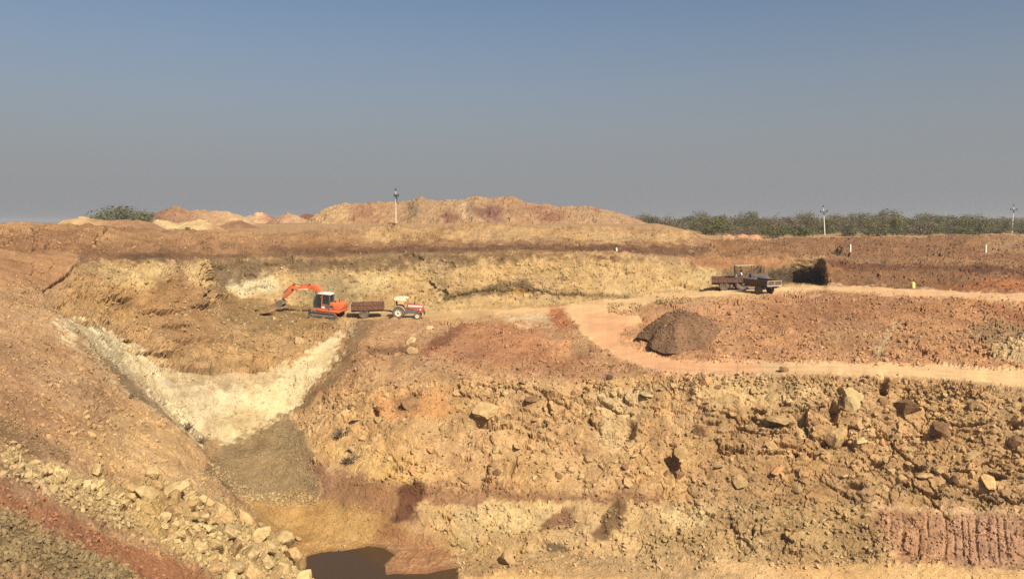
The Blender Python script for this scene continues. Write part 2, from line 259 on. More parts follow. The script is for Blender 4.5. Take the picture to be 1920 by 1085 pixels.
# ------------------------------------------------------------------ what the ground is made of: beds, spoil, dust, plus shade painted in the recess (colour as photographed in sun, roughness of the break)
# (region or None, colour, soft px, warp px, strength, (blocks, chunks, chips, swell), polygon)
LSL = [(-300,470),(0,470),(150,480),(100,590),(240,740),(345,810),(440,935),(620,1090),(620,1400),(-300,1400)]
PATCH = [
 ('rim_bank', (174,129,87), 3, 5, 1, (.26,.13,.06,.65), [(-300,380),(2300,380),(2300,503),(1920,497),(1700,493),(1552,486),(1480,483),(1400,485),(1280,482),(1150,472),(1000,471),(800,475),(600,481),(402,482),(300,478),(150,474),(-300,467)]),
 (None, (170,121,82), 8, 10, .9, (.14,.13,.07,.25), [(-300,425),(100,426),(170,440),(165,480),(-300,480)]),
 (None, (202,150,100), 6, 8, .8, None, [(-300,400),(60,405),(70,428),(20,440),(-300,436)]),
 (None, (206,163,108), 7, 9, .85, None, [(680,428),(900,424),(1150,427),(1290,434),(1300,452),(1100,456),(850,452),(690,452)]),
 (None, (156,110,72), 8, 8, .9, (.20,.10,.05,.50), [(1320,440),(1920,432),(2300,428),(2300,503),(1500,484),(1345,482)]),
 (None, (150,104,70), 8, 8, .6, None, [(1480,450),(1780,455),(1920,470),(1920,490),(1560,484)]),
 (None, (196,150,104), 8, 8, .6, None, [(1840,448),(1920,445),(1930,470),(1850,470)]),
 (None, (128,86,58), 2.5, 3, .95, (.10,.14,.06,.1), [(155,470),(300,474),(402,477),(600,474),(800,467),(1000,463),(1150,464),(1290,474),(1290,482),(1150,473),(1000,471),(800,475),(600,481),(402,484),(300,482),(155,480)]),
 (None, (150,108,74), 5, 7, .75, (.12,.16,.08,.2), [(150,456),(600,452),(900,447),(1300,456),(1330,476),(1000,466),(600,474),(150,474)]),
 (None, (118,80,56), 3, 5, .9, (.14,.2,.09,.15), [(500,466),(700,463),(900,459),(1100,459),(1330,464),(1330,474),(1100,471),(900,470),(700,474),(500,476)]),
 (None, (196,152,104), 6, 9, .6, None, [(700,430),(900,426),(1080,428),(1070,446),(900,447),(700,448)]),
 (None, (160,114,78), 8, 12, .8, None, [(0,432),(150,434),(170,450),(150,470),(0,466)]),
 (None, (150,106,76), 6, 10, .7, None, [(160,418),(260,420),(330,432),(250,436),(190,428)]),
 ('bank_slope', (199,153,108), 4, 6, 1, (.07,.10,.07,.35), LSL),
 (None, (190,137,92), 5, 6, .9, (.04,.05,.02,.25), [(-300,470),(140,472),(148,488),(105,535),(-300,545)]),
 (None, (190,140,98), 20, 16, .75, (.02,.05,.04,.3), [(-300,640),(0,650),(70,710),(145,790),(150,840),(0,790),(-300,720)]),
 (None, (163,123,86), 6, 5, .9, (0,.04,.06,.2), [(-300,730),(0,775),(60,800),(130,850),(125,870),(50,850),(0,815),(-300,770)]),
 (None, (178,118,78), 7, 12, .9, (0,.05,.05,.2), [(-300,880),(0,906),(100,950),(230,1010),(380,1080),(440,1120),(480,1400),(330,1400),(250,1085),(120,1010),(40,962),(0,945),(-300,900)]),
 ('gravel_bank', (148,118,80), 5, 6, .95, (0,.05,.07,.15), [(-300,900),(0,942),(40,965),(130,1015),(270,1090),(340,1400),(-300,1400)]),
 (None, (163,108,72), 6, 8, .8, (0,.03,.03,.1), [(0,1060),(80,1075),(160,1100),(160,1400),(-300,1400),(-300,1050)]),
 (None, (222,175,118), 9, 8, .85, (.05,.06,.03,.3), [(230,768),(300,772),(345,815),(420,900),(380,960),(280,890),(180,870),(150,830),(200,790)]),
 ('rockfall_slope', (204,168,112), 8, 8, .9, (.12,.16,.08,.2), [(300,890),(400,930),(520,1000),(640,1092),(640,1200),(440,1110),(300,1010),(120,930),(0,870),(0,840),(120,880),(220,900)]),
 ('broken_slope', (190,146,96), 5, 8, 1, (.50,.20,.07,.8), [(150,484),(400,486),(412,530),(480,578),(640,590),(668,606),(600,648),(520,688),(400,698),(300,690),(220,632),(100,592),(130,530)]),
 (None, (140,98,68), 5, 8, .85, (.14,.16,.07,.2), [(152,470),(330,474),(402,478),(400,490),(330,488),(200,492),(150,500)]),
 (None, (108,82,56), 5, 8, .8, (.2,.2,.09,.2), [(238,476),(312,474),(316,488),(240,490)]),
 (None, (214,177,122), 9, 10, .85, None, [(165,494),(320,492),(330,505),(290,545),(215,538)]),
 (None, (224,184,124), 4, 6, .9, None, [(345,488),(408,488),(400,530),(384,542),(345,502)]),
 (None, (176,130,85), 12, 6, .9, (.02,.05,.03,.2), [(338,496),(395,585),(430,640),(340,655),(250,600),(300,530)]),
 (None, (156,120,76), 7, 8, .9, (.10,.15,.07,.15), [(405,545),(560,568),(650,577),(640,598),(560,625),(470,625),(420,600)]),
 (None, (130,102,70), 4, 4, .8, None, [(210,562),(254,561),(250,570),(206,570)]),
 ('white_face', (236,206,156), 5, 12, 1, (.18,.09,.03,.5), [(100,592),(200,615),(260,662),(330,692),(400,702),(480,697),(560,671),(620,638),(665,609),(640,665),(570,750),(545,782),(480,806),(410,838),(345,810),(290,772),(240,742),(170,682)]),
 (None, (176,138,98), 9, 9, .9, (.02,.03,.03,.15), [(135,618),(165,650),(215,690),(262,712),(330,800),(300,778),(240,742),(170,680)]),
 (None, (168,128,86), 3, 4, .85, None, [(138,620),(150,622),(182,675),(176,684),(150,655)]),
 (None, (184,146,100), 8, 16, .7, None, [(300,690),(480,700),(560,672),(520,712),(420,728),(330,715)]),
 (None, (198,166,116), 8, 10, .55, None, [(420,760),(480,755),(500,790),(440,810)]),
 ('haul_spoil', (158,121,82), 5, 7, .95, (0,.04,.04,.1), [(664,600),(722,596),(704,640),(645,700),(596,748),(568,775),(543,770),(600,712),(648,652)]),
 ('bench_slope', (198,149,103), 5, 8, 1, (.20,.09,.045,.55), [(705,600),(800,601),(1000,598),(1052,588),(1085,622),(1180,680),(1250,702),(1000,716),(700,720),(640,734),(596,748),(650,698)]),
 (None, (214,166,112), 10, 10, .7, None, [(600,745),(700,700),(800,690),(1000,700),(1000,716),(700,722)]),
 (None, (190,126,86), 20, 26, .8, (.16,.09,.045,.6), [(800,662),(880,608),(1000,606),(1050,640),(1085,690),(1180,690),(1060,700),(930,690)]),
 (None, (142,88,60), 4, 5, .85, (.12,.15,.06,.2), [(784,656),(868,600),(886,606),(802,670)]),
 (None, (132,95,68), 5, 6, .8, (.18,.18,.06,.2), [(690,652),(780,642),(788,662),(690,667)]),
 (None, (240,168,112), 9, 8, .85, (.02,.04,.03,.2), [(1010,640),(1070,636),(1075,655),(1030,662)]),
 (None, (242,205,150), 6, 8, .7, (.01,.02,.02,.05), [(940,592),(1020,584),(1030,606),(960,612)]),
 ('scree_cone', (166,134,92), 6, 9, 1, (0,.03,.05,.1), [(545,772),(577,812),(604,882),(592,938),(470,948),(378,884),(420,830),(480,802)]),
 (None, (182,148,104), 8, 4, .6, None, [(535,775),(548,775),(525,830),(470,900),(490,840)]),
 ('pit_floor', (194,148,90), 9, 16, 1, (.03,.05,.04,.25), [(440,940),(520,944),(600,925),(720,955),(770,1000),(720,1030),(570,1050),(640,1088),(600,1080),(520,1010)]),
 ('rock_face', (213,165,110), 3, 6, 1, (.42,.15,.042,.65), [(545,780),(600,747),(700,722),(900,716),(1100,712),(1300,702),(1600,706),(1800,716),(1920,737),(2300,768),(2300,968),(1920,957),(1650,946),(1250,937),(800,922),(640,892),(600,870),(570,815)]),
 (None, (190,144,94), 18, 22, .5, None, [(1290,760),(1500,740),(1700,745),(1800,800),(1920,830),(2200,840),(2200,960),(1700,930),(1450,900),(1320,870)]),
 (None, (226,158,98), 9, 10, .8, (.20,.10,.05,.4), [(695,738),(850,732),(835,790),(720,792)]),
 (None, (150,112,74), 7, 7, .7, None, [(735,742),(775,738),(785,775),(745,778)]),
 (None, (226,190,138), 10, 12, .7, None, [(1110,735),(1230,735),(1180,780),(1165,860),(1130,830)]),
 (None, (224,178,108), 12, 14, .6, None, [(600,830),(760,850),(800,905),(660,885)]),
 (None, (232,192,130), 14, 16, .5, None, [(1300,705),(1480,708),(1560,740),(1400,770),(1310,750)]),
 (None, (176,136,92), 8, 9, .5, None, [(1280,880),(1640,905),(2000,925),(2000,955),(1640,945),(1280,935)]),
 (None, (152,104,72), 9, 12, .75, (.10,.10,.05,.2), [(565,838),(640,888),(800,912),(1000,922),(1250,927),(1250,946),(1000,944),(800,946),(720,962),(640,950),(600,915)]),
 ('lower_face', (212,168,112), 4, 6, 1, (.16,.14,.06,.3), [(770,945),(1050,940),(1250,944),(1650,952),(1690,1050),(1240,1056),(860,1062),(840,1010)]),
 (None, (188,149,100), 9, 12, .8, (.18,.18,.07,.3), [(1250,938),(1650,945),(1660,1046),(1240,1050),(1180,1000)]),
 (None, (230,192,134), 8, 10, .75, None, [(1245,950),(1330,950),(1330,990),(1250,1000)]),
 (None, (230,194,134), 10, 10, .7, None, [(900,948),(1040,946),(1030,990),(920,1000)]),
 (None, (206,172,120), 8, 8, .7, None, [(850,960),(905,955),(890,1040),(860,1040)]),
 (None, (178,122,82), 12, 14, .8, (.06,.09,.05,.25), [(715,985),(790,1000),(862,1048),(850,1095),(690,1095),(740,1052),(735,1030),(700,1010)]),
 (None, (112,70,46), 4, 7, .9, None, [(752,918),(770,904),(790,904),(800,916),(797,938),(786,956),(764,972),(742,980),(735,972),(744,944)]),
 (None, (112,70,56), 5, 5, .8, None, [(735,970),(790,960),(780,975),(745,982)]),
 (None, (118,84,54), 4, 7, .9, None, [(1146,944),(1164,936),(1174,946),(1172,972),(1160,992),(1138,1010),(1118,1010),(1112,1000),(1128,978),(1138,960)]),
 (None, (136,88,60), 4, 7, .85, None, [(1046,955),(1076,953),(1070,978),(1020,998),(1018,988)]),
 (None, (112,86,60), 3, 4, .9, None, [(1012,1018),(1050,1016),(1064,1034),(1030,1036)]),
 ('raked_face', (196,144,106), 12, 14, .9, (.05,.13,.06,.15), [(1640,952),(1920,960),(2300,970),(2300,1085),(1920,1068),(1690,1052),(1645,1010)]),
 (None, (222,176,126), 2.5, 3, .85, None, [(1630,942),(1780,946),(2300,962),(2300,972),(1800,960),(1640,955)]),
 ('pit_floor', (238,186,124), 4, 5, 1, (.0,.02,.02,.12), [(1000,1066),(1240,1055),(1680,1056),(1920,1068),(2300,1086),(2300,1400),(860,1400),(870,1085)]),
 (None, (196,154,104), 8, 8, .8, (.03,.07,.05,.2), [(850,1050),(1000,1040),(1250,1048),(1440,1085),(1440,1120),(1200,1085),(860,1075)]),
 ('bench_slope', (205,147,100), 4, 7, 1, (.26,.075,.035,.6), [(1200,575),(1330,562),(1480,545),(1640,556),(1920,568),(2300,578),(2300,716),(1920,696),(1500,680),(1340,677),(1250,672),(1175,640),(1200,600)]),
 (None, (172,116,75), 12, 14, .8, (.05,.08,.05,.3), [(1400,568),(1500,562),(1800,562),(1740,590),(1600,600),(1500,625),(1430,620)]),
 (None, (184,136,94), 12, 14, .8, (.05,.08,.05,.3), [(1540,600),(1680,605),(1660,660),(1520,650)]),
 (None, (222,184,134), 6, 6, .75, (.05,.08,.05,.3), [(1664,610),(1690,600),(1660,640),(1656,672),(1640,672),(1648,640)]),
 (None, (160,128,88), 9, 10, .75, None, [(1800,620),(1870,600),(1920,590),(2200,600),(2200,640),(1860,655)]),
 (None, (226,190,136), 9, 10, .8, None, [(1850,648),(1920,628),(2200,650),(2200,696),(1890,682)]),
 (None, (180,112,74), 8, 10, .7, None, [(1820,566),(2200,580),(2200,610),(1880,604)]),
 ('upper_wall', (206,165,110), 3, 4, 1, (.26,.13,.055,.45), [(402,490),(440,484),(600,481),(800,475),(1000,471),(1150,472),(1280,483),(1340,492),(1345,546),(1150,559),(950,578),(800,585),(650,578),(440,558),(400,528)]),
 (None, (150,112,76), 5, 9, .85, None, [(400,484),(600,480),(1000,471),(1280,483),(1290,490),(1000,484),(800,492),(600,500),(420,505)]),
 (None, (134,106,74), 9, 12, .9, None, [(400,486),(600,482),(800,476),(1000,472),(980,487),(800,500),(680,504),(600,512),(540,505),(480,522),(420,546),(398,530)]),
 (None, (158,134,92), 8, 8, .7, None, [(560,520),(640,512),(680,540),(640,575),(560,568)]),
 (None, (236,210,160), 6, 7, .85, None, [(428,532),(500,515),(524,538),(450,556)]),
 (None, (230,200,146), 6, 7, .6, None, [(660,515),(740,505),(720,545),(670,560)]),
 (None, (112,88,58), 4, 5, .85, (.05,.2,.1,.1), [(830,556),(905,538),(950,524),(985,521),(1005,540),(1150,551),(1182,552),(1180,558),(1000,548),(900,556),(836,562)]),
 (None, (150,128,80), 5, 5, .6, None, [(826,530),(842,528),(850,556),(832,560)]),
 (None, (216,160,66), 3, 4, .8, None, [(955,543),(1000,543),(985,549),(955,549)]),
 (None, (172,114,74), 6, 6, .85, None, [(1280,483),(1400,486),(1482,484),(1482,498),(1400,503),(1300,502)]),
 ('upper_wall', (128,98,68), 7, 8, .9, (.32,.20,.08,.2), [(1345,502),(1482,498),(1546,500),(1546,533),(1482,533),(1345,546)]),
 (None, (205,172,115), 6, 6, .8, None, [(1300,505),(1350,506),(1345,542),(1310,544)]),
 (None, (96,74,54), 6, 6, .9, (.3,.25,.1,.1), [(1450,508),(1480,503),(1548,503),(1548,534),(1440,536)]),  # dark grey rock, painted darker to widen the recess's shadow
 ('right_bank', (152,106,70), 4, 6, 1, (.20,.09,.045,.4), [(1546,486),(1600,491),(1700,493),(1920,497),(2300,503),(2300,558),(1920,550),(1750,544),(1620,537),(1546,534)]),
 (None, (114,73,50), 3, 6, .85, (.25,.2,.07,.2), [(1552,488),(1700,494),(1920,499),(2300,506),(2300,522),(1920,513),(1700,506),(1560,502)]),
 (None, (192,118,73), 5, 7, .85, None, [(1750,538),(1850,524),(2300,528),(2300,558),(1920,550)]),
 ('haul_road', (249,197,137), 3.5, 4.5, 1, (0,.003,.003,.03), [(650,583),(800,586),(950,579),(1050,572),(1150,560),(1300,547),(1420,540),(1480,535),(1560,533),(1620,537),(1750,544),(1920,550),(2300,558),(2300,574),(1920,565),(1750,557),(1640,553),(1560,545),(1480,544),(1400,551),(1330,555),(1220,565),(1190,582),(1204,600),(1172,615),(1160,640),(1190,656),(1260,675),(1350,676),(1500,679),(1700,683),(1920,695),(2300,716),(2300,756),(1920,724),(1800,711),(1600,702),(1450,698),(1300,700),(1240,697),(1180,678),(1120,648),(1085,622),(1076,602),(1050,584),(940,590),(850,596),(700,594),(650,592)]),
 (None, (212,168,112), 6, 5, .9, None, [(640,580),(820,584),(930,578),(930,594),(820,600),(640,597)]),
 (None, (250,180,126), 10, 8, .95, None, [(1085,590),(1190,580),(1175,640),(1260,672),(1420,676),(1420,700),(1240,700),(1120,650)]),
 (None, (240,178,128), 6, 6, .8, None, [(1560,535),(1700,545),(1920,553),(2300,560),(2300,575),(1700,558)]),
 (None, (200,122,78), 5, 5, .85, (.05,.12,.06,.15), [(1030,576),(1056,572),(1070,600),(1085,618),(1050,612),(1032,598)]),
]
regnames = ['quarry_floor'] + sorted({p[0] for p in PATCH if p[0]})
reg = np.zeros(NV, np.int8)
C = np.tile(lin((200, 155, 105)), (NV, 1)); RG = np.tile(np.array([.1, .1, .05, .2]), (NV, 1))
wp = bp / 1.1
W1 = fbm(wp, 4, 11); W2 = fbm(wp + 50, 4, 12); W3 = fbm(bp / 0.28, 3, 13); W4 = fbm(bp / 0.28 + 9, 3, 14)
road_m = np.zeros(NV)
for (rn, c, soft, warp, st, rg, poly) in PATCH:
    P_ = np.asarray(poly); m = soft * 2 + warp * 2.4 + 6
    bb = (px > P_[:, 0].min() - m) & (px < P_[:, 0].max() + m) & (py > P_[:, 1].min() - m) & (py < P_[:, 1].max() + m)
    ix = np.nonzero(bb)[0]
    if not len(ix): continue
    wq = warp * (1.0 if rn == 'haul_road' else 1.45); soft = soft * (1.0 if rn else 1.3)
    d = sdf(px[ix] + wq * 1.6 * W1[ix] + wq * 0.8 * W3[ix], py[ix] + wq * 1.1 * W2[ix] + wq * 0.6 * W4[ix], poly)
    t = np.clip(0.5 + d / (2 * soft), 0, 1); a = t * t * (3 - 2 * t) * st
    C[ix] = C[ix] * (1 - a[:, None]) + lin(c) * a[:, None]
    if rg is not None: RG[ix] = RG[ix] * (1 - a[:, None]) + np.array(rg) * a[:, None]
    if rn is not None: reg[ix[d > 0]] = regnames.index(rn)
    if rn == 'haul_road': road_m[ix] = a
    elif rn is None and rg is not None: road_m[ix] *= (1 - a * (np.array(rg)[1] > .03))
# ------------------------------------------------------------------ relief
flat = np.clip((np.abs(nn[:, 2]) - 0.6) / 0.4, 0, 1)
h0, e0 = facets(bp * np.array([.75, .5, 1.7]) / 1.9 + 0.22 * np.stack([W1, W2, W3], 1), 21, 1.5, .5)
h1, e1 = facets(bp * np.array([.75, .7, 1.6]) / 0.8 + 0.2 * np.stack([W2, W1, W4], 1), 22, 1.5, .7)
h2, e2 = facets(bp * np.array([.75, .7, 1.3]) / 0.36 + 0.2 * np.stack([W1, W4, W3], 1), 23, 1.3, .8)
sw = fbm(bp / 5.5, 4, 31); sw2 = fbm(bp / 1.6, 4, 32)
mask_big = np.clip(0.62 + 1.1 * fbm(bp / 3.5, 3, 33), 0.05, 1.25)
crack = lambda e, wd: -np.clip(1 - e / wd, 0, 1)
disp = RG[:, 3] * (0.8 * sw + 0.35 * sw2) + RG[:, 0] * mask_big * (0.75 * h0 + 0.6 * crack(e0, .05)) \
     + RG[:, 1] * (0.35 + 0.65 * mask_big) * (0.65 * h1 + 0.6 * np.clip((RG[:, 0] - .15) / .2, 0, 1) * crack(e1, .08)) + RG[:, 2] * (0.7 * h2 + 0.4 * fbm(bp / 0.12, 2, 34))
# bucket-teeth grooves on the raked face and the upper wall (downhill furrows)
ridge = lambda x: 1 - np.abs(np.mod(x, 1.0) * 2 - 1)
rk = np.clip(sdf(px, py, [(1655,958),(1920,964),(2300,974),(2300,1080),(1920,1062),(1690,1045),(1660,1005)]) / 14, 0, 1)
gx = (bp[:, 0] * .9 - bp[:, 1] * .42) * 2.4 + 0.7 * vnoise(np.stack([(bp[:, 0] * .9 - bp[:, 1] * .42) * 1.3, bp[:, 2] * .15, bp[:, 0] * 0], 1), 36) + 0.22 * W1
disp -= rk * 0.12 * np.clip(ridge(gx) * 2.2 - 1.2, 0, 1) * np.clip(0.75 + 1.3 * fbm(np.stack([np.floor(gx) * 3.7, bp[:, 2] * 1.1, bp[:, 0] * 0], 1), 2, 35), 0, 1)
rk2 = np.clip(sdf(px, py, [(405,486),(1000,474),(1480,486),(1480,512),(1000,505),(420,520)]) / 10, 0, 1)
disp -= rk2 * 0.25 * ridge(bp[:, 0] * 0.9 + 0.6 * W1) * np.clip(0.4 + W2, 0, 1)
# open cracks: (points, half width px, depth)
for pts_, wd_, dp_ in [([(148,492),(135,508),(118,522),(100,532),(82,546)],1.8,.7),([(197,430),(196,438),(182,441),(181,452),(166,467)],1.6,.7),([(64,428),(62,470)],1.2,.3),([(92,455),(82,470)],1.2,.3),
        ([(62,490),(60,515)],1.2,.35),([(262,664),(300,686),(350,694),(400,700)],2.2,.6),([(400,700),(455,690),(480,694)],1.8,.5),([(225,610),(262,622),(280,640)],1.8,.5),([(310,612),(345,622),(365,634)],1.6,.5),([(350,640),(395,632)],1.6,.4),
        ([(890,720),(960,728),(1010,748)],1.8,.5),([(1000,728),(1030,750),(1060,762)],1.8,.5),([(1025,745),(1030,775)],1.6,.5),([(1120,748),(1160,770),(1180,772)],1.8,.5),([(830,560),(900,545),(1000,545),(1100,552)],1.8,.35),([(404,520),(396,545),(385,556)],2.5,.7),
        ([(660,618),(640,660),(610,705)],1.5,.3),([(1690,905),(1730,925),(1760,930)],1.8,.4),([(1500,770),(1550,762),(1590,770)],1.8,.4),([(1640,800),(1690,850),(1720,870)],1.8,.5),([(1380,800),(1430,815),(1480,812)],1.8,.4),([(1420,850),(1470,850)],1.8,.4),([(1750,790),(1800,800),(1850,795)],1.8,.4),([(1780,880),(1830,885)],1.8,.4),([(1820,645),(1850,648)],1.5,.5),([(1690,640),(1740,655),(1770,652)],1.5,.4)]:
    x_ = px + 5 * W1 + 3 * W3; y_ = py + 4 * W2 + 2.5 * W4; dmin = np.full(NV, 1e9)
    near_ = (px > min(a for a, b in pts_) - 25) & (px < max(a for a, b in pts_) + 25) & (py > min(b for a, b in pts_) - 25) & (py < max(b for a, b in pts_) + 25)
    k_ = np.nonzero(near_)[0]
    for (a0, b0), (a1, b1) in zip(pts_[:-1], pts_[1:]):
        ex_, ey_ = a1 - a0, b1 - b0; t_ = np.clip(((x_[k_] - a0) * ex_ + (y_[k_] - b0) * ey_) / (ex_ * ex_ + ey_ * ey_), 0, 1)
        dmin[k_] = np.minimum(dmin[k_], np.hypot(x_[k_] - a0 - t_ * ex_, y_[k_] - b0 - t_ * ey_))
    disp[k_] -= dp_ * np.exp(-(dmin[k_] / wd_) ** 2)
# hand-surveyed hollows and overhangs: (px, py, half width, half height, depth)
for (hx, hy, hw, hh, hd) in [(905,792,24,6,.9),(1258,858,14,24,1.0),(1656,722,7,16,1.0),(1560,770,10,20,.9),(1560,828,22,9,.8),(702,775,6,12,.8),(1420,772,14,6,.7),
        (1455,797,24,4,.7),(1860,890,22,6,.8),(1640,870,14,5,.6),(1700,745,20,6,.6),(1600,915,20,7,.5),(1050,745,34,4,.6),(890,722,26,3,.6),(1120,760,28,4,.5),(1710,875,20,5,.5),(1900,800,14,7,.6),
        (1735,815,24,8,.6),(1330,790,16,4,.5),(1370,845,26,4,.5),(1470,835,24,4,.5),(310,664,46,4,1.5),(380,690,40,4,1.2),(250,640,18,4,.9),(300,585,40,4,.8),(385,575,26,5,.8),(420,640,30,5,.9),(350,640,26,4,.8),(480,650,24,4,.8),(230,560,24,4,.7),(600,612,22,3,.6),(360,672,36,3,.7),(450,678,24,3,.6),(405,560,20,3,.4),(330,612,34,2.5,.5),(380,618,16,4,.5),(320,530,6,4,.5),(575,637,14,5,.4),(1566,466,10,9,1.2),(770,740,16,10,.5),(1175,800,14,16,.7),(1410,1000,3,14,.4),(1730,662,8,5,.6),(1845,660,10,10,.6)]:
    g = np.exp(-(((px - hx - 5 * W3) / hw) ** 2 + ((py - hy - 3 * W4 - 2.5 * W1) / hh) ** 2) ** 2)
    disp -= hd * g
disp = np.where(np.isfinite(disp), disp, 0)
# wheel ruts
rut = fbm(np.stack([px / 90, py / 2.6, px * 0], 1), 2, 41)
disp += road_m * 0.012 * rut
trk = np.zeros(NV)                               # wheel tracks worn into the roads
for cl_, off_, lo_ in (([(1230,684),(1320,689),(1500,690),(1700,694),(1920,708),(2200,735)], 4.2, 1230), ([(800,590),(950,584),(1100,567),(1340,551),(1480,539),(1640,546),(1920,558),(2200,566)], 2.3, 800)):
    cl_ = np.array(cl_, float); yc_ = np.interp(px, cl_[:, 0], cl_[:, 1]); wob = 2.0 * vnoise(np.stack([px / 120, px * 0, px * 0], 1), 42)
    for sg in (-1, 1): trk = np.maximum(trk, np.where(px > lo_, np.exp(-((py - yc_ - sg * off_ - wob) / (.32 * off_)) ** 2), 0) * np.clip(.55 + W1, 0, 1))
trk *= road_m
disp -= .05 * trk
G = (bp + nn * disp[:, None])
# the pond's bed and shore
WATER = EYE - 18.93
POND = [(566,1050),(600,1040),(640,1032),(690,1021),(722,1028),(738,1042),(720,1060),(722,1074),(790,1074),(858,1060),(856,1110),(740,1130),(640,1120),(600,1085)]
zz = np.nonzero((px > 470) & (px < 960) & (py > 960) & (py < 1180))[0]
dpn = sdf(px[zz] + 4 * W1[zz] + 2 * W3[zz], py[zz] + 3 * W2[zz], POND); gz_ = G[zz, 2]
G[zz, 2] = np.where(dpn > 0, np.minimum(gz_, WATER - .04 - .02 * dpn), np.maximum(WATER + .05 + (gz_ - WATER - .05) * np.clip(-dpn / 16, 0, 1), WATER + .05 + .16 * np.clip(W3[zz] + .2, 0, 1) * np.clip(-dpn / 3, 0, 1)))
wet = np.clip(1 + dpn / 5.0, 0, 1)[:, None] * .6     # damp shore
C[zz] = C[zz] * (1 - wet) + lin((118, 70, 48)) * wet
Gg = G.reshape(NR, NC, 3)
# ------------------------------------------------------------------ colour variation of the beds themselves
v1 = fbm(bp / 3.0, 5, 51); v2 = fbm(bp * np.array([.25, .25, 2.2]), 4, 52); v3 = fbm(bp / 0.5, 3, 53)
var = 1 + (1 - 0.75 * road_m) * (0.16 * v1 + 0.10 * v2 + 0.13 * v3) + (1 - road_m) * 0.06 * h1
C = C * var[:, None]
hue = (0.09 * fbm(bp / 4.0 + 30, 4, 54) + 0.05 * W3) * (1 - 0.5 * road_m)
C = C * np.stack([1 + 0.5 * hue, np.ones(NV), 1 - 1.5 * hue], 1)
fres = np.clip(h1 * 0.5 + 0.1, 0, 1) * (RG[:, 1] > .12)      # freshly broken chunks are paler than the weathered ones
C = C * (1 + 0.12 * fres[:, None])
mot = np.clip(1.8 * fbm(bp * np.array([.55, .22, .8]), 5, 55, .6) + .05, 0, 1) * (1 - .9 * road_m)
mot2 = np.clip(2.0 * fbm(bp * np.array([1.9, .6, 2.2]) + 5, 4, 56, .6) - .1, 0, 1) * (1 - road_m)
C = C * (1 - mot[:, None] * np.array([.20, .24, .27])) * (1 - mot2[:, None] * np.array([.16, .19, .21])) * (1 - (1 - road_m[:, None]) * .02)
ALB = np.clip(C * KALB, 0.01, 0.85)
rt = road_m * np.clip(rut, -1, 1) * 0.03
ALB *= (1 + rt[:, None]) * (1 - .13 * trk[:, None])
ALB *= (1 - .10 * road_m * np.clip(1.6 * fbm(bp * np.array([.35, .35, .3]), 4, 57), -.3, 1))[:, None]
# ------------------------------------------------------------------ split the surface into the pieces of the setting
idx = np.arange(NV).reshape(NR, NC)
quads = np.stack([idx[:-1, :-1], idx[:-1, 1:], idx[1:, 1:], idx[1:, :-1]], -1).reshape(-1, 4)
qreg = reg[quads[:, 0]]
for k, nm in enumerate(regnames):
    f = quads[qreg == k]
    if not len(f): continue
    u, inv = np.unique(f, return_inverse=True)
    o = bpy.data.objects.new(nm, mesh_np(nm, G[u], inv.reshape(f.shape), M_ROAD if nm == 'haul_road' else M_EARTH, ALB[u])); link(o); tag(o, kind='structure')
# the plain beyond the rim, out to the horizon
rim = G.reshape(NR, NC, 3)[-1]
dist = np.concatenate([np.linspace(0, 60, 40), np.geomspace(66, 9000, 60)])
PL = np.empty((len(dist), NC, 3))
dirx = rim[:, 0] / rim[:, 1]
hgt_far = 0.0
for j, dd_ in enumerate(dist):
    Y = rim[:, 1] + dd_; X = rim[:, 0] + dirx * dd_
    drop = np.clip(dd_ / 30.0, 0, 1); drop = drop * drop * (3 - 2 * drop)
    hold = np.interp(pxs, [-300, 200, 420, 560, 1230, 1330, 2220], [1.2, 1.6, 2.2, 2.5, 2.4, 0.0, 0.0])  # spoil platform round the heaps
    if dd_ > 110: hold = hold * max(0.0, 1 - (dd_ - 110) / 60.0)
    Z = rim[:, 2] * (1 - drop) + hold * drop
    PL[j] = np.stack([X, Y, Z], 1)
PL[1:, :, 2] += (0.25 * fbm(PL[1:].reshape(-1, 3) * np.array([.12, .12, 0]), 3, 61)).reshape(len(dist) - 1, NC)
ii = np.arange(PL.shape[0] * NC).reshape(-1, NC)
fq = np.stack([ii[:-1, :-1], ii[:-1, 1:], ii[1:, 1:], ii[1:, :-1]], -1).reshape(-1, 4)
pv = PL.reshape(-1, 3)
cv = fbm(pv * np.array([.05, .05, 0]), 4, 62)[:, None]
pc = alb((196, 150, 102)) * (1 + 0.18 * cv)
far = np.clip((pv[:, 1:2] - 150) / 60, 0, 1)
pc = pc * (1 - far) + alb((150, 125, 82)) * (1 + 0.2 * cv) * far
o = bpy.data.objects.new('ground', mesh_np('ground', pv, fq, M_EARTH, np.clip(pc, 0.01, .8), True)); link(o); tag(o, kind='structure')

_gx, _gy = project(Gg)
def surf(x, y):                               # the surveyed ground point seen at a pixel of the base survey
    c = int(round((x - XL) / STEP)); c = min(max(c, 1), NC - 2)
    r = int(np.argmin(np.abs(PYD[1:-1, c] - y))) + 1
    n = Nn[r, c]
    return Vector(Gg[r, c]), Vector(n), Vector(ALB.reshape(NR, NC, 3)[r, c])

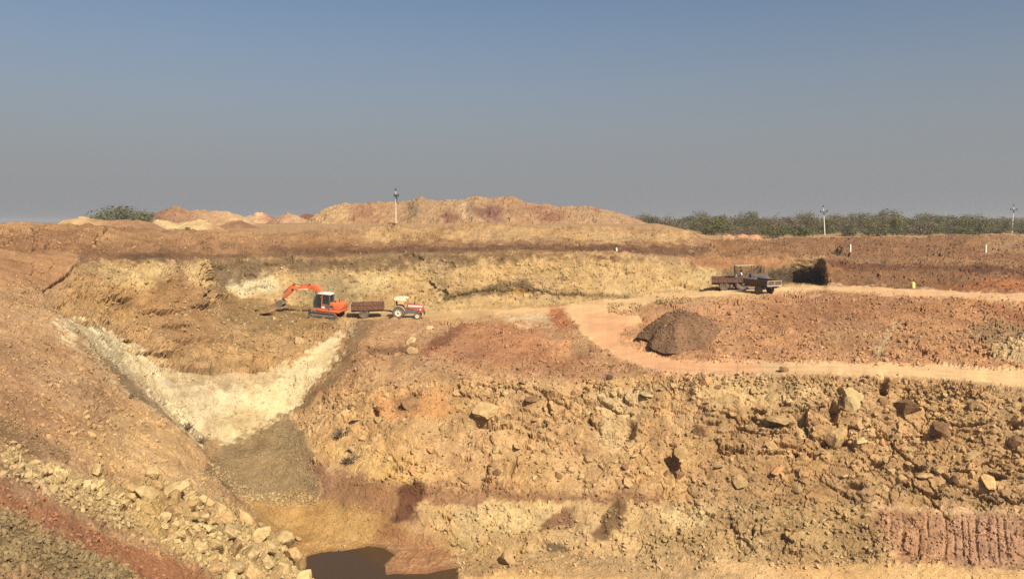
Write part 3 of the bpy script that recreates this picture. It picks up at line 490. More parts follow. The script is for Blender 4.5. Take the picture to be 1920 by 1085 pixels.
# ------------------------------------------------------------------ loose rock
def ico(sub):
    bm = bmesh.new(); bmesh.ops.create_icosphere(bm, subdivisions=sub, radius=1.0)
    V = np.array([v.co[:] for v in bm.verts]); Fc = np.array([[v.index for v in f.verts] for f in bm.faces]); bm.free(); return V, Fc
V1, F1 = ico(1); V2, F2 = ico(3)
def rock_variant(seed, flat_=0.65, cuts=17, slab=False):
    r = np.random.default_rng(seed); V = V2.copy()
    for k in range(cuts):                     # break planes
        n = r.normal(size=3); n /= np.linalg.norm(n); d = r.uniform(0.42, 0.80)
        s = V @ n; V = V - np.clip(s - d, 0, None)[:, None] * n
    V *= np.array([1.0, r.uniform(.62, .9), (0.30 if slab else flat_ * r.uniform(.8, 1.15))])
    V += 0.06 * fbm(V * 4.5 + seed, 4, seed)[:, None] * V / (np.linalg.norm(V, axis=1, keepdims=True) + .05)
    V /= np.abs(V[:, 0]).max()
    return V
def stone_mat(name, rgb, moss=0.0):
    m = mat_new(name, alb(rgb), 0.95, 0, 0.26, 3.2)
    t = m.node_tree; b = t.nodes['Principled BSDF']; b.inputs['Specular IOR Level'].default_value = 0.12
    cr = [n for n in t.nodes if n.type == 'VALTORGB'][0]
    oi = t.nodes.new('ShaderNodeObjectInfo'); mr = t.nodes.new('ShaderNodeMapRange'); mr.inputs['To Min'].default_value = 0.82; mr.inputs['To Max'].default_value = 1.12
    v = t.nodes.new('ShaderNodeVectorMath'); v.operation = 'SCALE'
    t.links.new(oi.outputs['Random'], mr.inputs['Value']); t.links.new(cr.outputs['Color'], v.inputs[0]); t.links.new(mr.outputs[0], v.inputs['Scale']); t.links.new(v.outputs[0], b.inputs['Base Color'])
    n2 = t.nodes.new('ShaderNodeTexNoise'); n2.inputs['Scale'].default_value = 7; n2.inputs['Detail'].default_value = 8
    bp_ = t.nodes.new('ShaderNodeBump'); bp_.inputs['Strength'].default_value = 0.6; bp_.inputs['Distance'].default_value = 0.08
    t.links.new(n2.outputs['Fac'], bp_.inputs['Height']); t.links.new(bp_.outputs[0], b.inputs['Normal'])
    return m
SM = {'pale': stone_mat('pale_limestone', (214, 176, 120)), 'tan': stone_mat('tan_rock', (208, 165, 110)), 'brown': stone_mat('brown_rock', (158, 116, 78)), 'orange': stone_mat('orange_rock', (216, 152, 100)), 'dark': stone_mat('dark_rock', (110, 84, 60))}
VAR, SLABV = [], []
rock_me = {}
for k in range(12): VAR.append(rock_variant(100 + k))
for k in range(5): SLABV.append(rock_variant(200 + k, slab=True))
def rock_mesh(kind, k, slab):
    key = (kind, k, slab)
    if key not in rock_me: rock_me[key] = mesh_np('boulder_mesh', (SLABV if slab else VAR)[k], F2, SM[kind])
    return rock_me[key]
def boulder(x, y, wpx, kind, label, group=None, slab=False, sink=0.25, name='boulder', tilt=0.35, k=None, rot=None):
    p, n, _ = surf(x, y)
    s = 0.5 * wpx / F * p.y
    if k is None: k = random.randrange(5 if slab else 12)
    o = bpy.data.objects.new(name, rock_mesh(kind, k, slab)); link(o)
    o.location = p + n * s * (0.35 - sink)
    if rot is None:
        e = Euler((random.uniform(-tilt, tilt), random.uniform(-tilt, tilt), random.uniform(-math.pi, math.pi)))
        up = (n * 0.45 + Vector((0, 0, 0.55))).normalized(); qn = Vector((0, 0, 1)).rotation_difference(up)
        o.rotation_euler = (qn.to_matrix() @ e.to_matrix()).to_euler()
    else: o.rotation_euler = rot
    o.scale = (s, s * random.uniform(.85, 1.05), s * random.uniform(.85, 1.1))
    return tag(o, label, 'boulder', group)
def in_poly(x, y, poly):
    return sdf(np.array([x], float), np.array([y], float), poly)[0] > 0
# single rocks one can point to
boulder(1470, 694, 24, 'brown', 'brown boulder perched alone on the outer edge of the lower haul road', sink=.1)
boulder(1372, 586, 20, 'orange', 'squared pale block lying on the slope beside the dark gravel heap', slab=False, sink=.1, tilt=.1)
boulder(503, 591, 34, 'brown', 'flat brown slab on dark debris below the excavator bucket', slab=True, sink=.0, tilt=.2)
boulder(514, 600, 16, 'tan', 'small tan rock tucked under the flat slab below the excavator bucket')
boulder(565, 636, 36, 'tan', 'tilted tan slab standing out of the slope below the excavator', slab=True, sink=.25, rot=(R(38), R(30), R(40)))
boulder(773, 643, 26, 'pale', 'pale tilted slab at the end of the dark rock ledge below the tractor', slab=True, sink=.0, rot=(R(60), R(-30), R(10)))
boulder(774, 660, 24, 'tan', 'tan slab leaning against the foot of the dark ledge below the tractor', slab=True, sink=.0, rot=(R(55), R(30), R(-10)))
boulder(808, 622, 18, 'pale', 'pale angular stone half way down the bank below the tractor', sink=.1)
boulder(822, 615, 12, 'tan', 'small stone beside the pale angular one on the bank below the tractor', sink=.1)
boulder(950, 1050, 46, 'tan', 'large rounded tan boulder alone on the pit floor beyond the pond', sink=.12)
boulder(928, 1062, 18, 'brown', 'small brown rock at the foot of the large boulder on the pit floor')
boulder(1605, 748, 74, 'pale', 'biggest pale block jutting out of the quarry face under the road', sink=.7)
boulder(1585, 735, 30, 'tan', 'tan rock wedged beside the biggest pale block of the quarry face', sink=.2)
boulder(1700, 760, 56, 'brown', 'broad brown block in the quarry face right of the shadowed cleft', sink=.35)
boulder(912, 776, 58, 'tan', 'smooth overhanging tan boulder with a dark hollow beneath it in the quarry face', sink=.3)
boulder(712, 762, 28, 'orange', 'orange rock beside a dark hole near the top of the quarry face', sink=.2)
boulder(768, 758, 40, 'brown', 'weathered brown knob near the top of the quarry face', sink=.3)
boulder(1570, 815, 46, 'tan', 'tan block with a shaded underside in the middle of the quarry face', sink=.6)
boulder(1460, 790, 44, 'tan', 'wide tan slab lying flat in the quarry face with a black gap under it', slab=True, sink=.0)
boulder(1280, 850, 40, 'tan', 'tan slab edge beside the black diagonal cleft of the quarry face', slab=True, sink=.0, rot=(R(80), R(60), R(10)))
boulder(1855, 903, 36, 'tan', 'broad flat tan block above the raked pink face', slab=True, sink=.3)
boulder(1142, 711, 18, 'dark', 'dark grey rock on the lip of the quarry face beside the road', sink=.1)
boulder(182, 881, 40, 'pale', 'pale egg shaped boulder alone on the sandy spur', sink=.1, tilt=.1)
boulder(281, 897, 40, 'pale', 'rounded pale boulder topmost of the cluster on the spur', sink=.05)
boulder(290, 916, 30, 'tan', 'small tan boulder between the larger ones of the spur cluster', sink=.1)
boulder(274, 936, 60, 'pale', 'largest pale boulder of the cluster on the spur', sink=.1)
boulder(320, 926, 56, 'pale', 'wedge shaped pale boulder at the edge of the spur cluster', slab=True, sink=-.1, rot=(R(15), R(-20), R(15)))
boulder(250, 917, 32, 'tan', 'tan boulder half buried beside the largest one of the spur cluster')
boulder(172, 812, 20, 'tan', 'tan stone at the upper edge of the sandy spur', sink=.1)
boulder(560, 1010, 14, 'tan', 'lone tan stone on the ochre floor above the pond', sink=.05)
boulder(320, 533, 12, 'brown', 'brown rock stuck in the soil cone left of the grey wall', sink=.1)
# the rockfall by the pond
PILE = [(325, 930), (400, 948), (470, 985), (540, 1020), (640, 1092), (430, 1100), (350, 1045), (300, 985)]
placed = []
for cnt, lo_, hi_, minx, miny in ((20, 34, 60, 370, 975), (60, 20, 34, 300, 930), (170, 9, 20, 270, 922)):
    got = 0
    for _ in range(4000):
        if got >= cnt: break
        x, y = random.uniform(minx, 640), random.uniform(miny, 1092)
        if not in_poly(x, y, PILE): continue
        s = random.uniform(lo_, hi_)
        if any((x - a) ** 2 + ((y - b) * 1.25) ** 2 < (0.37 * (s + c)) ** 2 for a, b, c in placed): continue
        placed.append((x, y, s)); got += 1
for (x, y, s) in placed:
    big = s > 30
    boulder(x, y, s * 1.06, 'pale' if random.random() < .75 else 'tan', 'big pale boulder in the rockfall beside the pond' if big else 'small pale boulder in the rockfall beside the pond',
            'big boulders of the rockfall' if big else 'small boulders of the rockfall', sink=0.05 if big else .0, tilt=.8)
# blocks standing out of the tall face
FACE = [(600, 760), (720, 735), (900, 725), (1100, 722), (1300, 712), (1600, 716), (1800, 726), (1930, 748), (1930, 940), (1650, 925), (1250, 915), (800, 895), (660, 860)]
taken = [(1605, 748, 74), (1700, 760, 56), (912, 776, 58), (1570, 815, 46), (1460, 790, 44), (1280, 850, 40), (1855, 905, 44), (768, 758, 40)]
n = 0; tries = 0
while n < 190 and tries < 6000:
    tries += 1
    x, y = random.uniform(590, 1935), random.uniform(715, 945)
    if not in_poly(x, y, FACE): continue
    right = (x - 600) / 1300
    s = random.choice([random.uniform(9, 16), random.uniform(12, 24), random.uniform(18, 26 + 26 * right)])
    if random.random() > 0.35 + 0.65 * right: continue
    if any((x - a) ** 2 + (y - b) ** 2 < (0.5 * (s + c)) ** 2 for a, b, c in taken): continue
    taken.append((x, y, s)); n += 1
    sl = random.random() < .35
    kd = random.choices(['tan', 'brown', 'pale', 'orange'], [5, 1.2, .7, .5])[0]
    boulder(x, y, s, kd, {'tan': 'angular tan rock jutting from the tall quarry face', 'brown': 'angular brown rock jutting from the tall quarry face', 'pale': 'angular pale rock jutting from the tall quarry face', 'orange': 'angular orange rock jutting from the tall quarry face'}[kd],
            kd + ' rocks jutting from the tall quarry face', slab=sl, sink=0.38 if not sl else .18, tilt=.5)
# rubble too small to pick apart
base_rocks = []
for k in range(24):
    r = np.random.default_rng(500 + k); V = V1[:, :] * r.uniform(.62, 1.12, (len(V1), 1)); base_rocks.append(V * np.array([1, r.uniform(.6, .9), r.uniform(.4, .75)]))
base_rocks = np.stack(base_rocks)
V0, F0 = ico(1)
_ALBg = ALB.reshape(NR, NC, 3)
def lookup(x, y):
    c = np.clip(np.round((x - XL) / STEP).astype(int), 1, NC - 2); r = np.empty(len(x), int)
    for a in range(0, len(x), 4000):
        r[a:a + 4000] = np.argmin(np.abs(PYD[:, c[a:a + 4000]] - y[None, a:a + 4000]), axis=0)
    r = np.clip(r, 1, NR - 2)
    return Gg[r, c], Nn[r, c], _ALBg[r, c]
def rubble(name, label, specs):
    VV, FF, CC = [], [], []; off = 0
    for (poly, cnt, smin, smax, tint, tmix) in specs:
        poly = np.asarray(poly, float); lo, hi = poly.min(0), poly.max(0)
        x = rng.uniform(lo[0], hi[0], cnt * 3); y = rng.uniform(lo[1], hi[1], cnt * 3)
        keep = sdf(x, y, poly) > rng.exponential(4, len(x)) - 6
        x, y = x[keep][:cnt], y[keep][:cnt]; m = len(x)
        cl = vnoise(np.stack([x / 26, y / 16, x * 0], 1), 77); ok = cl > rng.uniform(-1.0, .35, m); x, y = x[ok], y[ok]; m = len(x)
        p, nrm, a = lookup(x, y)
        s = smin * (smax / smin) ** (rng.random(m) ** 2.2)
        V = base_rocks[rng.integers(0, 24, m)]
        qd = rng.normal(size=(m, 4)); qd /= np.linalg.norm(qd, axis=1, keepdims=True); w_, x_, y_, z_ = qd.T
        Rm = np.stack([1 - 2 * (y_ * y_ + z_ * z_), 2 * (x_ * y_ - z_ * w_), 2 * (x_ * z_ + y_ * w_), 2 * (x_ * y_ + z_ * w_), 1 - 2 * (x_ * x_ + z_ * z_), 2 * (y_ * z_ - x_ * w_), 2 * (x_ * z_ - y_ * w_), 2 * (y_ * z_ + x_ * w_), 1 - 2 * (x_ * x_ + y_ * y_)], 1).reshape(m, 3, 3)
        V = np.einsum('nij,nkj->nki', Rm, V) * (s * .5)[:, None, None] + (p + nrm * (s * .12)[:, None])[:, None, :]
        cc = a * (1 - tmix) + alb(tint) * tmix; cc = cc * rng.uniform(.78, 1.22, (m, 1))
        VV.append(V.reshape(-1, 3)); CC.append(np.repeat(cc, V.shape[1], 0))
        FF.append((F0[None] + (off + np.arange(m) * V.shape[1])[:, None, None]).reshape(-1, 3)); off += m * V.shape[1]
    o = bpy.data.objects.new(name, mesh_np(name, np.concatenate(VV), np.concatenate(FF), M_STONE, np.clip(np.concatenate(CC), .01, .8))); link(o)
    return tag(o, label, 'rubble', kind='stuff')
PALE, TAN, BRN, ORG = (228, 194, 138), (208, 165, 110), (150, 110, 75), (216, 150, 98)
rubble('rubble', 'loose tan rubble strewn over the near bank and the spur', [
  ([(0, 825), (130, 880), (230, 930), (330, 965), (420, 965), (560, 1040), (640, 1090), (430, 1095), (330, 1040), (200, 970), (80, 925), (0, 895)], 3600, .07, .40, PALE, .4),
  ([(150, 830), (300, 780), (420, 900), (420, 950), (240, 920)], 500, .06, .30, TAN, .4),
  ([(0, 540), (100, 560), (170, 660), (240, 745), (330, 800), (300, 880), (160, 870), (120, 780), (40, 690), (0, 640)], 1900, .06, .36, TAN, .4),
  ([(-40, 470), (150, 490), (110, 590), (-40, 560)], 300, .1, .4, TAN, .5),
  ([(0, 900), (110, 945), (240, 1005), (420, 1090), (280, 1090), (130, 1010), (0, 940)], 700, .05, .2, (190, 128, 92), .6),
  ([(0, 650), (150, 800), (140, 850), (0, 790)], 700, .06, .25, TAN, .5)])
rubble('gravel', 'coarse grey brown gravel on the bank at the bottom corner', [
  ([(-40, 935), (40, 962), (130, 1012), (290, 1092), (-40, 1092)], 5200, .07, .24, (170, 142, 98), .5),
  ([(-40, 770), (60, 800), (135, 855), (110, 870), (-40, 815)], 900, .06, .2, (150, 120, 88), .5)])
rubble('scree', 'grey gravel and stones on and under the white face', [
  ([(545, 775), (577, 812), (604, 882), (592, 938), (470, 948), (378, 884), (420, 830), (480, 802)], 4200, .07, .24, (180, 148, 104), .5),
  ([(140, 620), (260, 680), (400, 710), (600, 660), (560, 760), (410, 835), (300, 775)], 600, .07, .35, (226, 190, 138), .4),
  ([(390, 870), (480, 930), (600, 925), (590, 945), (470, 952)], 900, .10, .34, (214, 178, 124), .6),
  ([(664, 600), (722, 596), (704, 640), (596, 748), (560, 775), (545, 770), (648, 652)], 900, .06, .22, (160, 125, 88), .4)])
rubble('rubble', 'broken rock lying over the tall quarry face and its ledge', [
  (FACE, 4600, .08, .42, TAN, .3),
  ([(560, 790), (640, 740), (1300, 700), (1600, 705), (1930, 735), (1930, 760), (1300, 725), (700, 745)], 2200, .08, .42, TAN, .4),
  ([(640, 890), (1250, 930), (1650, 945), (1640, 960), (1250, 950), (640, 910)], 1000, .08, .3, BRN, .3),
  ([(800, 950), (1250, 948), (1660, 955), (1680, 1060), (1240, 1062), (850, 1080)], 3600, .07, .42, PALE, .3),
  ([(1650, 960), (1930, 965), (1930, 1066), (1690, 1050)], 1200, .06, .25, (205, 150, 112), .5),
  ([(860, 1062), (1240, 1056), (1930, 1072), (1930, 1090), (860, 1092)], 900, .05, .16, TAN, .3),
  ([(450, 945), (720, 950), (760, 1000), (640, 1035), (560, 1040)], 900, .06, .22, (215, 170, 105), .4)])
rubble('rubble', 'scattered stones on the benches between the two haul roads', [
  ([(700, 605), (1050, 600), (1100, 650), (1200, 690), (1000, 714), (650, 730), (600, 745), (650, 700)], 4200, .08, .45, (205, 150, 105), .4),
  ([(1300, 570), (1480, 548), (1930, 572), (1930, 692), (1500, 676), (1340, 676)], 6500, .08, .50, (220, 165, 112), .4),
  ([(1140, 568), (1205, 575), (1180, 592), (1145, 580)], 700, .16, .46, (190, 152, 102), .7),
  ([(1230, 556), (1300, 558), (1290, 572), (1240, 572)], 500, .14, .46, (190, 154, 104), .7),
  ([(1160, 610), (1205, 605), (1215, 650), (1260, 668), (1190, 655)], 420, .08, .3, (225, 160, 110), .5),
  ([(1200, 697), (1300, 702), (1600, 705), (1800, 714), (1930, 733), (1930, 742), (1600, 711), (1300, 708), (1200, 703)], 700, .07, .34, (214, 168, 114), .5),
  ([(1260, 674), (1500, 676), (1700, 680), (1930, 692), (1930, 697), (1700, 685), (1500, 681), (1260, 679)], 420, .06, .28, (205, 150, 104), .5),
  ([(1470, 545), (1640, 552), (1930, 564), (1930, 570), (1640, 558), (1470, 550)], 380, .08, .4, (196, 128, 84), .5),
  ([(1030, 578), (1060, 590), (1085, 615), (1050, 615)], 320, .1, .4, (190, 115, 75), .5)])
rubble('rubble', 'dug out debris round the excavator and under the upper wall', [
  ([(410, 555), (560, 565), (650, 576), (640, 600), (560, 660), (470, 680), (300, 680), (250, 600), (380, 560)], 2600, .10, .55, (205, 172, 118), .45),
  ([(160, 490), (400, 492), (400, 560), (200, 600), (110, 580)], 900, .1, .5, TAN, .4),
  ([(420, 500), (1000, 490), (1300, 500), (1340, 540), (1150, 557), (950, 576), (650, 575), (440, 556)], 2600, .10, .42, (224, 196, 140), .3)])
rubble('rubble', 'stones and clods on the high banks along the rim', [
  ([(0, 425), (300, 430), (600, 430), (1300, 432), (1330, 480), (1000, 465), (600, 475), (150, 472), (0, 466)], 2600, .12, .45, (214, 170, 118), .4),
  ([(1330, 448), (1930, 440), (1930, 545), (1600, 532), (1560, 490), (1340, 480)], 2600, .12, .50, (175, 125, 85), .4)])
# ------------------------------------------------------------------ pond
pw = [Vector(place(x, y, 1)) for x, y in POND]
ctr = Vector((0, 0, 0)); pts = []
for (x, y) in POND:
    d = Vector(place(x, y, 1.0)) - Vector((0, 0, EYE)); t = (WATER - EYE) / d.z; pts.append(Vector((0, 0, EYE)) + d * t)
ctr = sum(pts, Vector()) / len(pts); pts = [ctr + (p - ctr) * 1.10 for p in pts]
bm = bmesh.new(); bm.faces.new([bm.verts.new((p.x, p.y, WATER)) for p in pts]); bmesh.ops.triangulate(bm, faces=bm.faces[:]); me = bpy.data.meshes.new('pond'); bm.normal_update(); bm.to_mesh(me); bm.free()
m = bpy.data.materials.new('murky_water'); m.use_nodes = True; b = m.node_tree.nodes['Principled BSDF']
b.inputs['Base Color'].default_value = (0.055, 0.032, 0.014, 1); b.inputs['Specular IOR Level'].default_value = 0.22; b.inputs['Roughness'].default_value = 0.10; b.inputs['IOR'].default_value = 1.33
nz = m.node_tree.nodes.new('ShaderNodeTexNoise'); nz.inputs['Scale'].default_value = 3.0; bu = m.node_tree.nodes.new('ShaderNodeBump'); bu.inputs['Strength'].default_value = 0.08; bu.inputs['Distance'].default_value = 0.03
m.node_tree.links.new(nz.outputs['Fac'], bu.inputs['Height']); m.node_tree.links.new(bu.outputs[0], b.inputs['Normal'])
me.materials.append(m); o = bpy.data.objects.new('pond_water', me); link(o); tag(o, 'murky dark green pond at the bottom of the pit', None, kind='structure')

# ------------------------------------------------------------------ spoil heaps on the plain and the dark gravel heap by the road
def heap(name, label, crest, Dc, front, back, cols, seed, base_y, amp=.35, step=2.2, group=None, spots=()):
    crest = [(crest[0][0] - 10, base_y + 2)] + list(crest) + [(crest[-1][0] + 10, base_y + 2)]
    a = np.array(crest, float); xs = np.arange(a[0, 0], a[-1, 0] + .1, step); n_ = len(xs)
    cy_ = np.interp(xs, a[:, 0], a[:, 1]) + fbm(np.stack([xs / 22, xs * 0 + seed, xs * 0], 1), 4, seed) * 2.0
    top = place(xs, cy_, Dc); zb = place(xs, np.full(n_, base_y), Dc - front)[:, 2]
    ts = np.concatenate([np.linspace(-1, 0, 26), np.linspace(0, 1, 14)[1:]])
    V = np.empty((len(ts), n_, 3))
    rel = np.clip((top[:, 2] - zb + .5) / max(.6, (top[:, 2] - zb).max()), .04, 1) ** .7
    for j, t in enumerate(ts):
        dpt = (front if t < 0 else back) * rel
        s = 1 - abs(t); s = s ** 0.92; s = s * (1 + .12 * math.sin(math.pi * s) )
        D = Dc + t * dpt
        V[j, :, 0] = top[:, 0] * (0.5 + 0.5 * D / Dc); V[j, :, 1] = D
        lowz = zb - 0.6
        V[j, :, 2] = lowz + (np.maximum(top[:, 2], lowz + .02) - lowz) * s
    v = V.reshape(-1, 3); hgt = np.repeat(np.clip((top[:, 2] - zb) / 3, .1, 1)[None], len(ts), 0).reshape(-1, 1)
    gully = fbm(v * np.array([.9, .12, .25]), 4, seed + 3)
    v = v + np.stack([0.3 * fbm(v / 1.5, 3, seed + 1), -amp * (1.1 * gully + .8 * fbm(v / 2.2, 4, seed + 2)), amp * .55 * fbm(v / 1.6 + 8, 4, seed + 4)], 1) * hgt
    px_, _ = project(v)
    base = np.zeros((len(v), 3)); wsum = np.zeros((len(v), 1))
    for (cx_, wd, c) in cols:
        k_ = np.exp(-(((px_ + 16 * fbm(v / 3.5, 3, seed + 6)) - cx_) / wd) ** 2)[:, None] + 1e-6; base += k_ * lin(c); wsum += k_
    base = base / wsum; _, py_ = project(v); n1 = fbm(v / 3.0, 4, seed + 7); n2 = fbm(v / 3.0 + 40, 4, seed + 8)
    for (sx, sy, rx, ry, c) in spots:
        k_ = np.clip(1.6 - np.hypot((px_ - sx) / rx + .9 * n1, (py_ - sy) / ry + .9 * n2) * 1.3, 0, 1)[:, None] * .85; base = base * (1 - k_) + lin(c) * k_
    hh_, _e = facets(v / .9, seed + 9, 1.0); v[:, 2] += hgt[:, 0] * .16 * hh_; v[:, 1] -= hgt[:, 0] * .12 * hh_; cc = base * KALB * (1 + .22 * fbm(v / 1.6, 4, seed + 5) + .10 * hh_)[:, None]
    ii = np.arange(len(v)).reshape(len(ts), n_); fq = np.stack([ii[:-1, :-1], ii[:-1, 1:], ii[1:, 1:], ii[1:, :-1]], -1).reshape(-1, 4)
    o = bpy.data.objects.new(name, mesh_np(name, v, fq, M_EARTH, np.clip(cc, .01, .8))); link(o)
    return tag(o, label, 'spoil heap', group)
heap('spoil_heap', 'long flat topped spoil heap with purple and tan streaks behind the first utility pole', [(540,436),(575,415),(600,396),(622,386),(700,380),(745,378),(775,376),(790,367),(806,374),(830,377),(875,374),(893,367),(915,372),(940,369),(962,367),(985,378),(1040,385),(1110,387),(1150,397),(1190,409),(1240,428),(1280,440)], 182, 26, 40,
     [(580,60,(200,157,108)),(690,50,(186,138,96)),(800,60,(184,142,100)),(900,60,(188,144,102)),(1000,60,(180,134,94)),(1120,60,(184,142,102)),(1230,60,(188,142,98))], 71, 424, .75,
     spots=[(680,400,26,20,(168,116,80)),(775,398,12,24,(138,112,78)),(845,408,18,14,(138,88,68)),(915,400,26,20,(138,90,74)),(1040,406,24,10,(146,96,72)),(1000,392,20,8,(168,116,82)),(870,395,10,18,(212,170,124)),(1120,392,10,8,(150,104,76)),(640,405,20,12,(206,164,112))])
heap('spoil_heap', 'brown peaked spoil heap beside the green trees', [(276,418),(296,398),(322,388),(335,388),(356,394),(372,392),(400,397),(420,396),(445,402),(470,412)], 165, 9, 20, [(310,18,(158,114,82)),(350,14,(172,126,90)),(385,30,(190,145,104)),(440,30,(206,162,116))], 72, 420, .4)
heap('spoil_heap', 'distant pale spoil heap with a pointed top', [(452,412),(470,404),(484,397),(500,401),(516,409),(530,415)], 215, 8, 20, [(480,20,(212,168,124)),(510,12,(170,112,84))], 73, 418, .3)
heap('spoil_heap', 'small pinkish spoil heap between the pale one and the long heap', [(505,414),(522,406),(538,399),(556,404),(572,411),(590,418)], 205, 8, 20, [(525,16,(184,138,102)),(560,20,(198,152,112))], 74, 418, .3)
heap('spoil_heap', 'dark red spoil heap peeking out behind the long heap', [(556,412),(570,402),(584,402),(600,408),(612,414)], 235, 8, 20, [(580,40,(150,92,72))], 75, 416, .3)
heap('spoil_heap', 'cream sand heap lying on the rim in front of the brown heap', [(258,432),(280,420),(296,412),(316,415),(334,420),(352,415),(372,413),(390,417),(410,424),(430,434)], 101, 5, 8, [(300,30,(222,186,130)),(360,30,(220,182,126)),(410,16,(190,138,96))], 76, 436, .3)
heap('spoil_heap', 'reddish clod heap on the rim right of the cream sand heap', [(396,432),(420,420),(440,414),(452,413),(470,420),(490,428),(508,434)], 112, 5, 8, [(430,20,(168,122,86)),(480,20,(156,112,80))], 77, 434, .35)
heap('spoil_heap', 'low pale earth heap on the left rim before the trees', [(100,426),(120,413),(150,408),(170,408),(195,412),(225,411),(262,413),(290,420),(310,428)], 93, 5, 8, [(130,40,(214,170,118)),(200,20,(180,134,94)),(250,40,(172,126,88))], 78, 430, .3)
for hx, sd_, lb in ((1364, 79, 'small orange earth heap standing left of its neighbours behind the rim'), (1392, 80, 'middle one of three small orange earth heaps behind the rim'), (1414, 81, 'small orange earth heap next to the green bush behind the rim')):
    heap('spoil_heap', lb, [(hx - 20, 451), (hx - 9, 441), (hx, 438.5), (hx + 8, 440), (hx + 20, 451)], 128, 3, 4, [(hx, 40, (222, 158, 108))], sd_, 449, .2, 1.5)
# gravel heap
gf = surf(1270, 656)[0]; gb = surf(1270, 592)[0]
tz = (gb.z - gf.z) / (gb.y - gf.y)
nt_, nr_ = 120, 44; ang = np.linspace(0, 2 * math.pi, nt_, endpoint=False); rad = np.linspace(0, 1, nr_)
AA, RR = np.meshgrid(ang, rad)
oy = 1 + .10 * np.sin(3 * AA + 1) + .07 * np.sin(5 * AA + .4) + .05 * np.sin(9 * AA)
GC = Vector(((1270 - CX) / F * (gf.y + 3.3), gf.y + 3.3, 0))
X = RR * oy * 3.35 * np.cos(AA) + .25; Y = RR * oy * 3.5 * np.sin(AA)
Hh = 2.3 * (1 - RR ** 1.8) ** 1.0 + .10 + .12 * np.sin(4 * AA + 1) * RR
Z = gf.z + tz * (GC.y + Y - gf.y) + Hh
v = np.stack([GC.x + X + .2, GC.y + Y, Z], -1).reshape(-1, 3)
hh_, ee_ = facets(v / .5, 88, 1.0)
v[:, 2] += (.12 * fbm(v / .9, 4, 86) + .05 * hh_ + .05 * fbm(v / .2, 2, 87))
cc = alb((146, 107, 76)) * (1 + .25 * fbm(v / .8, 4, 89) + .12 * hh_)[:, None]
cc = cc * (1 - .35 * np.clip(-(v[:, 0:1] - GC.x) / 4 + .1, 0, 1)) + alb((140, 116, 84)) * .35 * np.clip(-(v[:, 0:1] - GC.x) / 4 + .1, 0, 1)
ii = np.arange(nr_ * nt_).reshape(nr_, nt_); nx_ = np.roll(ii, -1, axis=1)
fq = np.stack([ii[:-1], ii[1:], nx_[1:], nx_[:-1]], -1).reshape(-1, 4)
hp = bpy.data.objects.new('gravel_heap', mesh_np('gravel_heap', v, fq, M_EARTH, np.clip(cc, .01, .8))); link(hp); tag(hp, 'dark brown heap of gravel dumped beside the bend of the haul road', 'gravel heap')
m_ = 2600; pick = rng.integers(nt_, len(v), m_)
s = .05 * (4.0) ** (rng.random(m_) ** 2.5); Vb = base_rocks[rng.integers(0, 24, m_)] * (s * .6)[:, None, None] + (v[pick] + rng.normal(0, .05, (m_, 3)))[:, None, :]
cg = np.repeat(np.where(rng.random((m_, 1)) < .18, alb((205, 160, 118)), alb((150, 108, 78))) * rng.uniform(.75, 1.3, (m_, 1)), Vb.shape[1], 0)
fg = (F0[None] + (np.arange(m_) * Vb.shape[1])[:, None, None]).reshape(-1, 3)
o = bpy.data.objects.new('loose_gravel', mesh_np('loose_gravel', Vb.reshape(-1, 3), fg, M_STONE, np.clip(cg, .01, .8))); link(o, hp); o['kind'] = 'stuff'

# ------------------------------------------------------------------ scrub and trees on the plain
def leaf_mat(name, c1, c2):
    m = mat_new(name, c1, 0.75, 0, 0.0, 0.9, dust=c2, dust_amt=1.0); b = m.node_tree.nodes['Principled BSDF']
    b.inputs['Specular IOR Level'].default_value = 0.2
    return m
M_GREEN = leaf_mat('green_leaves', (.068, .072, .022), (.115, .106, .042))
M_OLIVE = leaf_mat('olive_leaves', (.092, .078, .034), (.140, .114, .056))
M_DRY = leaf_mat('dry_twigs', (.115, .082, .054), (.165, .120, .082))
M_BARK = mat_new('bark', (.12, .085, .055), .9, 0, .25, 5)
def leaves_mesh(name, mat, seed, n, wdt, hgt, size, lobes=9, base=0.12):
    r = np.random.default_rng(seed)
    lc = r.uniform(-1, 1, (lobes, 3)) * np.array([wdt * .34, wdt * .34, hgt * .36]) + np.array([0, 0, hgt * .46])
    lr = r.uniform(.22, .40, (lobes, 1)) * np.array([wdt, wdt, hgt * .8])
    k = r.integers(0, lobes, n); d = r.normal(size=(n, 3)); d /= np.linalg.norm(d, axis=1, keepdims=True)
    p = lc[k] + d * lr[k] * (r.random((n, 1)) ** .45)
    p[:, 2] = np.clip(p[:, 2], hgt * base * r.random(n), None)
    nv = d * .8 + np.array([0, 0, .4]) + r.normal(size=(n, 3)) * .35; nv /= np.linalg.norm(nv, axis=1, keepdims=True)   # leaves turn outwards with their clump
    u = np.cross(nv, r.normal(size=(n, 3))); u /= np.linalg.norm(u, axis=1, keepdims=True); w2 = np.cross(nv, u)
    q = r.normal(size=(n, 3, 2)) * size * r.uniform(.7, 1.5, (n, 1, 1))
    tri = p[:, None, :] + q[..., :1] * u[:, None, :] + q[..., 1:] * w2[:, None, :]
    return mesh_np(name, tri.reshape(-1, 3), np.arange(n * 3).reshape(-1, 3), mat)
